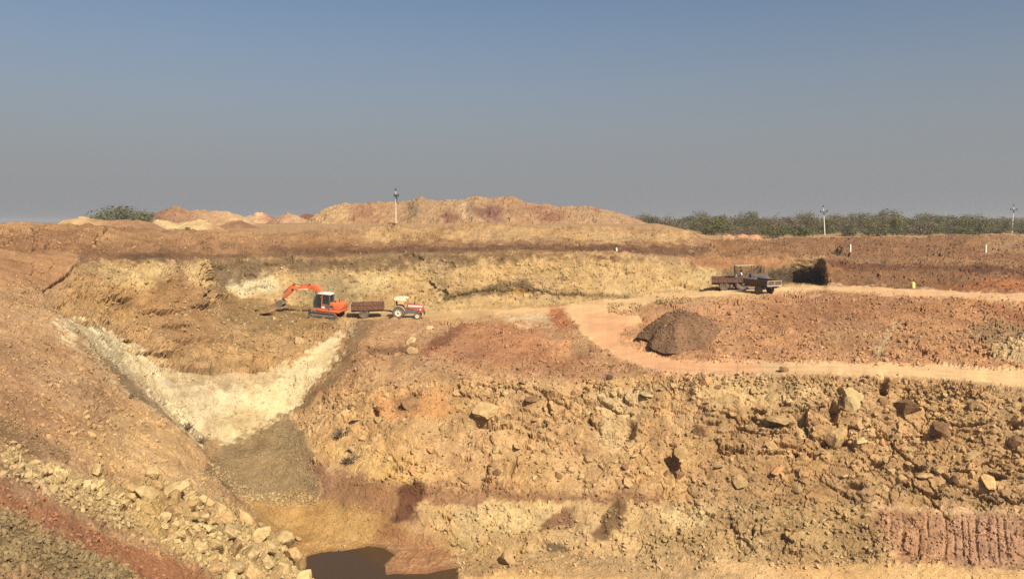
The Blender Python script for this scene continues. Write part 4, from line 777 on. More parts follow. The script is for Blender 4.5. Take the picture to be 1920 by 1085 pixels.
def stem_mesh(name, seed, hgt, wdt, n=5, r0=.09):
    r = random.Random(seed); bm = bmesh.new()
    for k in range(n):
        a = r.uniform(0, 2 * math.pi); p0 = Vector((0.08 * math.cos(a), 0.08 * math.sin(a), -.3)); rr = r0 * r.uniform(.6, 1)
        d = Vector((math.cos(a) * wdt * .26, math.sin(a) * wdt * .26, hgt * r.uniform(.55, .8)))
        mid = p0 + d * .5 + Vector((r.uniform(-.2, .2), r.uniform(-.2, .2), .1))
        for (A, Bq, ra, rb) in ((p0, mid, rr, rr * .7), (mid, p0 + d, rr * .7, rr * .3)):
            ring = []
            ax = (Bq - A).normalized(); u = ax.orthogonal().normalized(); v_ = ax.cross(u)
            for (cpt, rad_) in ((A, ra), (Bq, rb)):
                ring.append([bm.verts.new(cpt + (u * math.cos(t * math.pi / 3) + v_ * math.sin(t * math.pi / 3)) * rad_) for t in range(6)])
            for t in range(6): bm.faces.new((ring[0][t], ring[0][(t + 1) % 6], ring[1][(t + 1) % 6], ring[1][t]))
    me = bpy.data.meshes.new(name); bm.to_mesh(me); bm.free(); me.materials.append(M_BARK); return me
PROTO = []
for k in range(9):
    mt = [M_GREEN, M_OLIVE, M_DRY][k % 3]; w_, h_ = [(5.5, 4.2), (6.5, 4.6), (4.6, 3.8)][k // 3]
    PROTO.append((leaves_mesh('crown', mt, 900 + k, 2600, w_, h_, .13, 18, .02), stem_mesh('trunk', 900 + k, h_, w_), ['green', 'olive', 'dry brown'][k % 3]))
def tree(name, label, x, y, z, s, k, group=None, cat='tree', sz=1.0):
    e = bpy.data.objects.new(name, None); link(e); e.location = (x, y, z); s *= .9; e.scale = (s, s, s * sz * .9); e.rotation_euler = (0, 0, random.uniform(0, 6.28))
    for nm, me in (('crown', PROTO[k][0]), ('trunk', PROTO[k][1])): link(bpy.data.objects.new(nm, me), e)
    return tag(e, label, cat, group)
def at_plain(pxx, D, z=0.0): return ((pxx - CX) / F * D, D, z)
# one can point to these
tree('thorn_tree', 'tall rounded green tree behind the end of the long spoil heap', *at_plain(1340, 168), 1.22, 0)
tree('thorn_tree', 'wide green bush spilling over the rim beside the orange heaps', *at_plain(1452, 140), .95, 3, sz=.75)
tree('thorn_tree', 'green bush touching the rim at the foot of the leaning utility pole', *at_plain(1505, 150), 1.0, 6, sz=.75)
tree('thorn_tree', 'purplish brown bare thorn tree rising above the scrub', *at_plain(1472, 225), 1.62, 2)
tree('thorn_tree', 'dry brown tree behind the leaning utility pole', *at_plain(1535, 290), 1.75, 5)
tree('thorn_tree', 'leafy green tree standing alone on the left skyline', *at_plain(218, 205, .6), 2.0, 0)
tree('thorn_tree', 'darker green tree joined to the left skyline clump beside the brown heap', *at_plain(252, 210, .6), 1.8, 3)
tree('thorn_tree', 'low olive shrub at the outer end of the left skyline clump', *at_plain(190, 208, .6), 1.4, 1)
tree('thorn_tree', 'small far tree half hidden by the brown spoil heap', *at_plain(280, 240, .6), 1.75, 6)
lab = {0: ('dense green thorn scrub bush in the belt beyond the rim', 'green scrub bushes beyond the rim'), 1: ('grey olive thorn scrub bush in the belt beyond the rim', 'olive scrub bushes beyond the rim'), 2: ('dry brown leafless thorn scrub bush in the belt beyond the rim', 'dry brown scrub bushes beyond the rim')}
for row, (D0, D1, cnt, smin, smax) in enumerate([(158, 185, 30, .75, 1.0), (190, 240, 46, .95, 1.25), (250, 330, 60, 1.15, 1.5)]):
    for i in range(cnt):
        pxx = 1180 + (i + random.uniform(-.4, .4)) * (780 / cnt); D = random.uniform(D0, D1)
        if pxx < 1345 and D < 175: continue
        if abs(pxx - 1547) < 26 and D < 182: D += 26          # the poles stand in the open
        if abs(pxx - 1897) < 22 and D < 212: D += 40
        k = random.choices(range(9), [5, 3, 2] * 3)[0]
        tree('thorn_bush', lab[k % 3][0], *at_plain(pxx, D), random.uniform(smin * .85, smax * 1.1), k, lab[k % 3][1], 'bush', random.choice([random.uniform(.55, .9), random.uniform(.8, 1.15), random.uniform(1.1, 1.5)]))
# the scrub goes on to the horizon as one mass
FV, FFc, off = [], [], 0
fr = np.random.default_rng(5); N_ = 900
D = 340 * (9.0) ** fr.random(N_); xx = (fr.uniform(1120, 2080, N_) - CX) / F * D
lv = 60
for k in range(N_):
    hgt = fr.uniform(3.8, 5.6); wd = hgt * fr.uniform(1.0, 1.5)
    d = fr.normal(size=(lv, 3)); d /= np.linalg.norm(d, axis=1, keepdims=True)
    p = np.array([xx[k], D[k], hgt * .55]) + d * np.array([wd * .5, wd * .5, hgt * .45]) * fr.random((lv, 1)) ** .35
    nv = d * .7 + np.array([0, -.2, .5]); nv /= np.linalg.norm(nv, axis=1, keepdims=True); u = np.cross(nv, fr.normal(size=(lv, 3))); u /= np.linalg.norm(u, axis=1, keepdims=True); w2 = np.cross(nv, u); q = fr.normal(size=(lv, 3, 2)) * .6
    tri = p[:, None, :] + q[..., :1] * u[:, None, :] + q[..., 1:] * w2[:, None, :]
    FV.append(tri.reshape(-1, 3)); FFc.append(np.arange(lv * 3).reshape(-1, 3) + off); off += lv * 3
me = mesh_np('far_scrub', np.concatenate(FV), np.concatenate(FFc), M_OLIVE); link(tag(bpy.data.objects.new('far_scrub', me), 'far thorn scrub closing the horizon beyond the bushes', 'scrub', kind='stuff'))
# small plants on the banks
def shrub(name, label, x, y, hpx, mat, dry, cat='shrub', seed=0):
    p, n, _ = surf(x, y); h = hpx / F * p.y
    e = bpy.data.objects.new(name, None); link(e); e.location = p
    if dry:
        link(bpy.data.objects.new('branches', stem_mesh('branches', seed, h, h * 1.7, 22, .05)), e)
        link(bpy.data.objects.new('twigs', stem_mesh('twigs', seed + 50, h * .8, h * 2.6, 40, .03)), e)
    else:
        link(bpy.data.objects.new('foliage', leaves_mesh('foliage', mat, seed, 420, h * 1.7, h, .05 * h + .02, 6, .02)), e)
        link(bpy.data.objects.new('stem', stem_mesh('stem', seed, h * .8, h, 5, .02)), e)
    return tag(e, label, cat)
shrub('dry_shrub', 'dry dark twigs on the crest of the spur before the white face', 345, 803, 26, None, True, seed=1)
shrub('dry_shrub', 'dry brown brush running down the spur below the dark twigs', 372, 828, 22, None, True, seed=2)
shrub('dry_shrub', 'tangle of dry roots on the spur above the dark twigs', 236, 744, 18, None, True, seed=3)
shrub('dry_shrub', 'bare forked bush on the tan rock right of the scree', 640, 812, 26, None, True, seed=4)
shrub('dry_shrub', 'dry bush clinging to the rock above the purple band', 655, 860, 24, None, True, seed=5)
shrub('dry_shrub', 'dark dry weed in the pale hollow of the quarry face', 1178, 812, 16, None, True, seed=6)
shrub('low_shrub', 'low green creeper on the cream sand of the left rim', 352, 434, 7, M_GREEN, False, seed=7)
shrub('low_shrub', 'dark bush growing on the brown bank beside the white post', 1566, 470, 20, M_GREEN, False, seed=8)
shrub('low_shrub', 'small dark bush at the foot of the utility pole on the rim', 736, 424, 9, M_DRY, False, seed=9)

# ------------------------------------------------------------------ mesh builder for made things
class MB:
    def __init__(s): s.bm = bmesh.new()
    def box(s, c, d, rot=None, taper=None):
        vs_ = []
        for sx in (-1, 1):
            for sy in (-1, 1):
                for sz in (-1, 1):
                    v = Vector((sx * d[0] / 2, sy * d[1] / 2, sz * d[2] / 2))
                    if taper and sz > 0: v.x *= taper[0]; v.y *= taper[1]
                    if rot: v = rot @ v
                    vs_.append(s.bm.verts.new(v + Vector(c)))
        for f in ((0, 1, 3, 2), (4, 6, 7, 5), (0, 4, 5, 1), (2, 3, 7, 6), (0, 2, 6, 4), (1, 5, 7, 3)): s.bm.faces.new([vs_[i] for i in f])
        return s
    def prism(s, prof, y0, y1):                  # profile in x,z pushed along y
        a = [s.bm.verts.new((x, y0, z)) for x, z in prof]; b = [s.bm.verts.new((x, y1, z)) for x, z in prof]; n = len(prof)
        f1 = s.bm.faces.new(a); f2 = s.bm.faces.new(b[::-1])
        for i in range(n): s.bm.faces.new((a[i], b[i], b[(i + 1) % n], a[(i + 1) % n]))
        bmesh.ops.triangulate(s.bm, faces=[f1, f2]); return s
    def tube(s, pts, r, n=8, r2=None, cap=True):
        pts = [Vector(p) for p in pts]; rings = []
        for i, p in enumerate(pts):
            t = (pts[min(i + 1, len(pts) - 1)] - pts[max(i - 1, 0)]).normalized(); u = t.cross(Vector((0, 1, 0.02))); u = u.normalized() if u.length > .05 else t.orthogonal().normalized(); v = t.cross(u)
            rr = r if r2 is None else r + (r2 - r) * i / (len(pts) - 1)
            rings.append([s.bm.verts.new(p + (u * math.cos(2 * math.pi * k / n) + v * math.sin(2 * math.pi * k / n)) * rr) for k in range(n)])
        for i in range(len(rings) - 1):
            for k in range(n): s.bm.faces.new((rings[i][k], rings[i][(k + 1) % n], rings[i + 1][(k + 1) % n], rings[i + 1][k]))
        if cap: s.bm.faces.new(rings[0][::-1]); s.bm.faces.new(rings[-1])
        return s
    def lathe(s, prof, c, n=28):                 # profile (radius, y) turned about the y axis
        rings = [[s.bm.verts.new((c[0] + r * math.cos(2 * math.pi * k / n), c[1] + y, c[2] + r * math.sin(2 * math.pi * k / n))) for k in range(n)] for r, y in prof]
        for i in range(len(rings) - 1):
            for k in range(n): s.bm.faces.new((rings[i][k], rings[i][(k + 1) % n], rings[i + 1][(k + 1) % n], rings[i + 1][k]))
        return s
    def build(s, name, mat, parent=None, bevel=0.0, smooth=False):
        bmesh.ops.recalc_face_normals(s.bm, faces=s.bm.faces[:])
        if bevel: bmesh.ops.bevel(s.bm, geom=[e for e in s.bm.edges if len(e.link_faces) == 2 and e.calc_face_angle(0) > .5], offset=bevel, segments=2, profile=.6, affect='EDGES', clamp_overlap=True)
        me = bpy.data.meshes.new(name); s.bm.to_mesh(me); s.bm.free()
        if smooth:
            for p in me.polygons: p.use_smooth = True
            me.set_sharp_from_angle(angle=R(38))
        me.materials.append(mat); o = bpy.data.objects.new(name, me); link(o, parent); return o
def empty(name, loc, rot=(0, 0, 0)):
    e = bpy.data.objects.new(name, None); link(e); e.location = loc; e.rotation_euler = rot; return e
def copy_tree(o, parent=None):
    c = o.copy(); link(c, parent)
    for ch in [q_ for q_ in bpy.data.objects if q_.parent == o]: copy_tree(ch, c)
    return c
DUST = (.42, .29, .18)
P = dict(orange=mat_new('orange_paint', (.62, .095, .018), .5, 0, .1, 2.2, DUST, .34), black=mat_new('black_rubber', (.022, .020, .018), .85, 0, .2, 6, DUST, .22), tyre=mat_new('dusty_tyre', (.050, .042, .036), .9, 0, .2, 5, DUST, .38),
   steel=mat_new('dirty_steel', (.16, .12, .095), .7, .3, .2, 5, DUST, .35), shoe=mat_new('track_steel', (.11, .085, .07), .75, .2, .2, 6, DUST, .45), dark=mat_new('dark_metal', (.03, .028, .026), .6, .2, .2, 5, DUST, .10), rust=mat_new('rusty_panel', (.135, .058, .034), .85, 0, .25, 4, (.20, .10, .06), .8), rustd=mat_new('rusty_dark', (.075, .042, .028), .85, 0, .25, 4, DUST, .12), rust2=mat_new('worn_brown_panel', (.10, .062, .038), .85, 0, .25, 4, DUST, .18),
   red=mat_new('red_paint', (.42, .035, .022), .45, 0, .1, 3, DUST, .25), white=mat_new('white_paint', (.62, .56, .46), .5, 0, .06, 3), cream=mat_new('cream_rim', (.60, .52, .35), .5, 0, .06, 4, DUST, .15), canopy=mat_new('cream_canopy', (.62, .50, .35), .8, 0, .08, 3), blue=mat_new('blue_paint', (.02, .07, .36), .45, 0, .1, 3, DUST, .12), pale=mat_new('pale_frame', (.42, .34, .25), .8, 0, .15, 5, DUST, .3),
   grey=mat_new('grey_trim', (.09, .085, .08), .6, 0, .15, 4, DUST, .12), yellow=mat_new('yellow_plastic', (.62, .52, .17), .5, 0, .06, 4), concrete=mat_new('whitewashed_concrete', (.52, .46, .37), .85, 0, .08, 2), iron=mat_new('dark_iron', (.05, .05, .052), .7, .3, .1, 4), skin=mat_new('skin', (.20, .10, .06), .6, 0, .05, 8), shirt=mat_new('white_shirt', (.72, .70, .76), .85, 0, .05, 6), trousers=mat_new('grey_trousers', (.18, .16, .15), .9, 0, .1, 6), hair=mat_new('black_hair', (.012, .010, .010), .7, 0, .1, 8), lamp=mat_new('lamp_glass', (.85, .82, .78), .15, 0, .03, 5), stripe=mat_new('pale_stripe', (.70, .42, .26), .5, 0, .05, 5))
gm = bpy.data.materials.new('cab_glass'); gm.use_nodes = True; b = gm.node_tree.nodes['Principled BSDF']; b.inputs['Base Color'].default_value = (.10, .12, .11, 1); b.inputs['Roughness'].default_value = .08; b.inputs['Transmission Weight'].default_value = .75; b.inputs['IOR'].default_value = 1.1; P['glass'] = gm

def seated_person(name, label, M, lean=0.0, reach=.45):
    """seat reference at the hips, facing +x"""
    e = empty(name, (0, 0, 0)); e.matrix_world = M
    J = dict(pel=(0, 0, .10), wst=(.0, 0, .25), chs=(.03 + lean, 0, .46), nck=(.05 + lean, 0, .60), hed=(.08 + lean, 0, .70), top=(.08 + lean, 0, .80))
    for s_ in (-1, 1):
        t = 'L' if s_ > 0 else 'R'
        J.update({'sh' + t: (.03 + lean, .19 * s_, .53), 'el' + t: (.12 + lean, .25 * s_, .30), 'wr' + t: (reach * .8, .18 * s_, .30), 'ha' + t: (reach, .16 * s_, .32), 'hp' + t: (.05, .10 * s_, .08), 'kn' + t: (.45, .13 * s_, .10), 'an' + t: (.50, .13 * s_, -.32), 'to' + t: (.66, .13 * s_, -.36)})
    RAD = dict(pel=.14, wst=.13, chs=.15, nck=.06, hed=.10, top=.075, sh=.075, el=.05, wr=.036, ha=.04, hp=.095, kn=.065, an=.045, to=.04)
    def skin(nm, joints, edges, mat, grow=1.0, parent=e):
        me = bpy.data.meshes.new(nm); ks = list(joints); me.from_pydata([J[k] for k in ks], [(ks.index(a), ks.index(b_)) for a, b_ in edges], [])
        o_ = bpy.data.objects.new(nm, me); link(o_, parent); md = o_.modifiers.new('Skin', 'SKIN'); sb = o_.modifiers.new('Sub', 'SUBSURF'); sb.levels = sb.render_levels = 1; md.use_smooth_shade = True
        for i, k in enumerate(ks):
            rr = RAD.get(k, RAD.get(k[:2], .05)) * grow; me.skin_vertices[0].data[i].radius = (rr, rr)
        me.skin_vertices[0].data[0].use_root = True
        me.materials.append(mat); return o_
    E = [('pel', 'wst'), ('wst', 'chs'), ('chs', 'nck'), ('nck', 'hed'), ('hed', 'top')]
    for t in 'LR': E += [('chs', 'sh' + t), ('sh' + t, 'el' + t), ('el' + t, 'wr' + t), ('wr' + t, 'ha' + t), ('pel', 'hp' + t), ('hp' + t, 'kn' + t), ('kn' + t, 'an' + t), ('an' + t, 'to' + t)]
    skin('body', list(J), E, P['skin'])
    ks = ['pel', 'wst', 'chs', 'shL', 'elL', 'shR', 'elR']; skin('shirt', ks, [(a, b_) for a, b_ in E if a in ks and b_ in ks], P['shirt'], 1.13)
    ks = ['pel', 'hpL', 'knL', 'anL', 'hpR', 'knR', 'anR']; skin('trousers', ks, [(a, b_) for a, b_ in E if a in ks and b_ in ks], P['trousers'], 1.15)
    h = MB(); bmesh.ops.create_icosphere(h.bm, subdivisions=2, radius=.115); 
    for v in h.bm.verts: v.co += Vector((.06 + lean, 0, .775)); v.co.z = max(v.co.z, .755)
    h.build('hair', P['hair'], e, smooth=True)
    return tag(e, label, 'person')

# ------------------------------------------------------------------ wheels
def wheel(parent, c, r, wd, rim_mat, rim_r, name='wheel', lugs=0, hub=True):
    w_ = empty(name, c); w_.parent = parent
    t = MB(); h = wd / 2
    t.lathe([(rim_r, -h * .72), (r * .86, -h), (r * .96, -h * .86), (r, -h * .45), (r, h * .45), (r * .96, h * .86), (r * .86, h), (rim_r, h * .72), (rim_r * .97, 0), (rim_r, -h * .72)], (0, 0, 0), 32)
    for k in range(lugs):
        a = 2 * math.pi * k / lugs
        for s_ in (-1, 1):
            rot = Matrix.Rotation(-a - (.12 if s_ > 0 else -.05), 3, 'Y') @ Matrix.Rotation(.6 * s_, 3, 'X')
            t.box(rot @ Vector((0, 0, 0)) + Vector((math.cos(a) * r * 1.0, s_ * wd * .24, math.sin(a) * r * 1.0)), (r * .09, wd * .52, r * .10), Matrix.Rotation(-a, 3, 'Y') @ Matrix.Rotation(.55 * s_, 3, 'X'))
    t.build('tyre', P['tyre'], w_, smooth=True)
    q_ = MB(); q_.lathe([(rim_r, -h * .72), (rim_r * .90, -h * .66), (rim_r * .82, -h * .30), (rim_r * .42, -h * .22), (rim_r * .36, -h * .52), (rim_r * .12, -h * .60), (0.001, -h * .60)], (0, 0, 0), 24)
    q_.lathe([(rim_r, h * .72), (rim_r * .90, h * .66), (rim_r * .82, h * .30), (rim_r * .42, h * .22), (rim_r * .36, h * .52), (rim_r * .12, h * .60), (0.001, h * .60)], (0, 0, 0), 24)
    q_.build('rim', rim_mat, w_, smooth=True)
    hb = MB()
    for s_ in (-1, 1):
        hb.tube([(0, s_ * h * .45, 0), (0, s_ * h * .72, 0)], rim_r * .20, 12)
        for k in range(6):
            a = k * math.pi / 3; hb.tube([(math.cos(a) * rim_r * .62, s_ * h * .20, math.sin(a) * rim_r * .62), (math.cos(a) * rim_r * .62, s_ * h * .36, math.sin(a) * rim_r * .62)], rim_r * .10, 6)
    hb.build('hub', P['grey'], w_)
    return w_

# ------------------------------------------------------------------ farm trailer (x forward towards the drawbar, wheels on z = 0)
def make_trailer(label, panel, group=None):
    t = empty('trailer', (0, 0, 0)); Lh, Wd, zf, hs = 1.6, .95, .93, .50
    m = MB(); m.box((0, 0, zf - .03), (2 * Lh, 2 * Wd, .06)); m.build('floor', P['rustd'], t)
    for s_ in (-1, 1):
        g = MB(); g.box((0, s_ * (Wd - .015), zf + hs / 2), (2 * Lh - .02, .03, hs)); sp_ = g.build('side_panel', panel, t)
        rb = MB()
        for k in range(11): rb.box((-Lh + .1 + k * (2 * Lh - .2) / 10, s_ * (Wd + .022), zf + hs / 2), (.05, .045, hs))
        rb.box((0, s_ * (Wd + .012), zf + hs - .03), (2 * Lh, .062, .06)); rb.box((0, s_ * (Wd + .012), zf + .02), (2 * Lh, .064, .07)); rb.build('rib', panel, sp_)
    for s_, nm in ((-1, 'tailgate'), (1, 'headboard')):
        g = MB(); g.box((s_ * (Lh - .015), 0, zf + hs / 2), (.03, 2 * Wd - .06, hs)); g.build(nm, P['rust2'], t)
        fr_ = MB(); fr_.box((s_ * (Lh + .02), 0, zf + hs - .03), (.06, 2 * Wd + .07, .06)); fr_.box((s_ * (Lh + .02), 0, zf - .02), (.06, 2 * Wd + .07, .10))
        for q_ in (-1, 0, 1): fr_.box((s_ * (Lh + .021), q_ * (Wd - .02), zf + hs / 2), (.05, .06, hs - .02))
        fr_.build('gate_frame', P['pale'] if s_ < 0 else P['rust2'], t)
    c = MB(); c.box((0, .38, zf - .17), (2 * Lh, .09, .22)); c.box((0, -.38, zf - .17), (2 * Lh, .09, .22))
    for k in (-1.4, -.5, .5, 1.4): c.box((k, 0, zf - .15), (.08, 1.7, .12))
    c.build('chassis', P['rustd'], t)
    a = MB(); a.tube([(-.35, -.78, .48), (-.35, .78, .48)], .055, 10); 
    for s_ in (-1, 1): a.box((-.35, s_ * .5, .62), (.75, .09, .10)); a.box((-.35, s_ * .5, .74), (.3, .09, .22))
    a.build('axle', P['dark'], t)
    for s_ in (-1, 1): wheel(t, (-.35, s_ * .80, .48), .48, .26, P['steel'], .24)
    d = MB(); d.tube([(Lh - .3, .38, zf - .22), (Lh + .95, .03, .52)], .05, 8); d.tube([(Lh - .3, -.38, zf - .22), (Lh + .95, -.03, .52)], .05, 8); d.tube([(Lh + .88, 0, .53), (Lh + 1.1, 0, .52)], .06, 8); d.box((Lh + .5, 0, .62), (.08, .5, .08)); d.build('drawbar', P['rustd'], t)
    for s_ in (-1, 1): mf = MB(); mf.prism([(-.90, zf - .16), (-.84, zf - .08), (.14, zf - .08), (.20, zf - .16), (.20, zf - .18), (.12, zf - .11), (-.82, zf - .11), (-.90, zf - .18)], s_ * .66, s_ * .94); mf.build('mudguard', P['rustd'], t)
    return tag(t, label, 'trailer', group)

# ------------------------------------------------------------------ tractor (x forward, rear axle at x = 0)
def make_tractor(label, body, stripe, rimm, canopy_kind, dusty=False):
    t = empty('tractor', (0, 0, 0))
    for s_ in (-1, 1): wheel(t, (0, s_ * .72, .58), .58, .36, rimm, .33, 'rear_wheel', 20)
    for s_ in (-1, 1): wheel(t, (1.88, s_ * .62, .345), .345, .20, rimm, .20, 'front_wheel', 0)
    m = MB(); m.prism([(-.35, .45), (.55, .45), (.7, .52), (1.9, .50), (2.0, .62), (2.0, .80), (1.0, .90), (.6, .98), (-.3, .92)], -.20, .20); m.tube([(0, -.7, .58), (0, .7, .58)], .13, 12); m.tube([(1.88, -.6, .38), (1.88, .6, .38)], .06, 8)
    m.box((1.3, 0, .62), (.9, .46, .24)); m.box((.45, .27, .55), (.7, .22, .30)); m.box((.45, -.27, .55), (.7, .22, .30)); m.build('engine_block', P['grey'], t, .012)
    hm = P['grey'] if dusty else body
    h = MB(); h.prism([(.88, .98), (2.28, .92), (2.38, .98), (2.40, 1.20), (2.30, 1.38), (1.2, 1.46), (.88, 1.46)], -.29, .29); hood = h.build('hood', hm, t, .03, True)
    st = MB()
    for s_ in (-1, 1): st.box((1.60, s_ * .30, 1.27), (1.42, .014, .17))
    st.build('hood_stripe', stripe, hood)
    g = MB(); g.prism([(1.92, .62), (2.42, .66), (2.44, 1.10), (1.92, 1.12)], -.30, .30); gr = g.build('grille', body, t, .03, True)
    gb_ = MB(); gb_.box((2.435, 0, .90), (.03, .40, .36)); gb_.build('grille_mesh', P['dark'], gr)
    for s_ in (-1, 1):
        l = MB(); l.lathe([(.001, -.03), (.06, -.03), (.075, 0), (.06, .02)], (2.12, s_ * .315, .95), 14); l.build('headlight', P['lamp'], t, smooth=True)
    bp_ = MB(); bp_.box((2.52, 0, .62), (.10, .56, .30)); bp_.build('front_weight', P['dark'], t, .02)
    ex = MB(); ex.tube([(1.52, -.22, 1.30), (1.52, -.22, 1.60)], .055, 10); ex.tube([(1.52, -.22, 1.6), (1.52, -.22, 2.18), (1.56, -.22, 2.26)], .032, 8); ex.build('exhaust', P['dark'], t, smooth=True)
    for s_ in (-1, 1):
        f = MB(); arc = [(math.cos(R(a)) * .68, .58 + math.sin(R(a)) * .68) for a in range(18, 172, 14)]; arc2 = [(x * .94, .58 + (z - .58) * .94) for x, z in arc]
        f.prism(arc + arc2[::-1], s_ * .50, s_ * .92); fd = f.build('fender', P['pale'] if not dusty else P['grey'], t)
        f2 = MB(); f2.prism([(-.35, .98), (.45, 1.02), (.55, .95), (.4, 1.22), (-.3, 1.25)], s_ * .49, s_ * .52); f2.build('fender_plate', body if not dusty else P['grey'], fd)
    s1 = MB(); s1.box((-.05, 0, 1.06), (.46, .46, .10)); s1.box((-.26, 0, 1.36), (.09, .46, .55), Matrix.Rotation(-.12, 3, 'Y')); s1.box((-.02, 0, .97), (.2, .2, .14)); s1.build('seat', P['dark'], t, .03)
    dsh = MB(); dsh.prism([(.70, .95), (.92, .95), (.92, 1.50), (.78, 1.50)], -.22, .22); dsh.build('dashboard', body, t, .02)
    sw_ = MB(); rg_ = [(.52 + .07 * math.sin(k * math.pi / 9) , .19 * math.cos(k * math.pi / 9), 1.50 + .17 * math.sin(k * math.pi / 9)) for k in range(19)]; sw_.tube(rg_, .018, 6); sw_.tube([(.80, 0, 1.42), (.53, 0, 1.50)], .02, 6); sw_.build('steering_wheel', P['dark'], t)
    hi = MB(); hi.box((-.62, 0, .55), (.5, .10, .06)); hi.box((-.45, .18, .75), (.10, .08, .5)); hi.box((-.45, -.18, .75), (.10, .08, .5)); hi.build('hitch', P['dark'], t)
    fr_ = MB()
    if canopy_kind == 'cloth':
        for s_ in (-1, 1): fr_.tube([(-.42, s_ * .55, 1.0), (-.46, s_ * .55, 1.95)], .025, 6); fr_.tube([(.78, s_ * .5, 1.2), (.80, s_ * .5, 1.92)], .012, 6)
        fr_.build('canopy_frame', P['dark'], t)
        c = MB(); c.prism([(-.50, 1.80), (-.46, 2.02), (-.1, 2.11), (.5, 2.12), (.86, 2.04), (.72, 1.84), (.68, 1.86), (.80, 2.00), (.48, 2.07), (-.1, 2.06), (-.42, 1.98), (-.46, 1.80)], -.68, .68)
        c.box((.12, -.685, 1.92), (1.12, .012, .26)); c.box((.12, .685, 1.92), (1.12, .012, .26)); c.build('canopy', P['canopy'], t)
    else:
        for s_ in (-1, 1): fr_.tube([(-.40, s_ * .62, .95), (-.42, s_ * .62, 2.22)], .055, 8); fr_.tube([(1.05, s_ * .58, 1.2), (1.10, s_ * .58, 2.2)], .05, 8)
        fr_.tube([(-.42, -.62, 2.22), (-.42, .62, 2.22)], .05, 8); fr_.tube([(1.1, -.58, 2.2), (1.1, .58, 2.2)], .05, 8); fr_.build('canopy_frame', P['grey'], t)
        c = MB(); c.box((.34, 0, 2.26), (1.75, 1.42, .035)); c.build('canopy', P['pale'], t, .02)
        v = MB(); v.box((1.32, -.36, 1.95), (.06, .28, .60), Matrix.Rotation(.75, 3, 'Y')); v.build('sun_visor', P['dark'], t)
        pl = MB(); pl.box((-.52, -.42, 1.33), (.03, .60, .32), Matrix.Rotation(.2, 3, 'Y')); pl.build('number_board', P['white'], t)
    return tag(t, label, 'tractor')

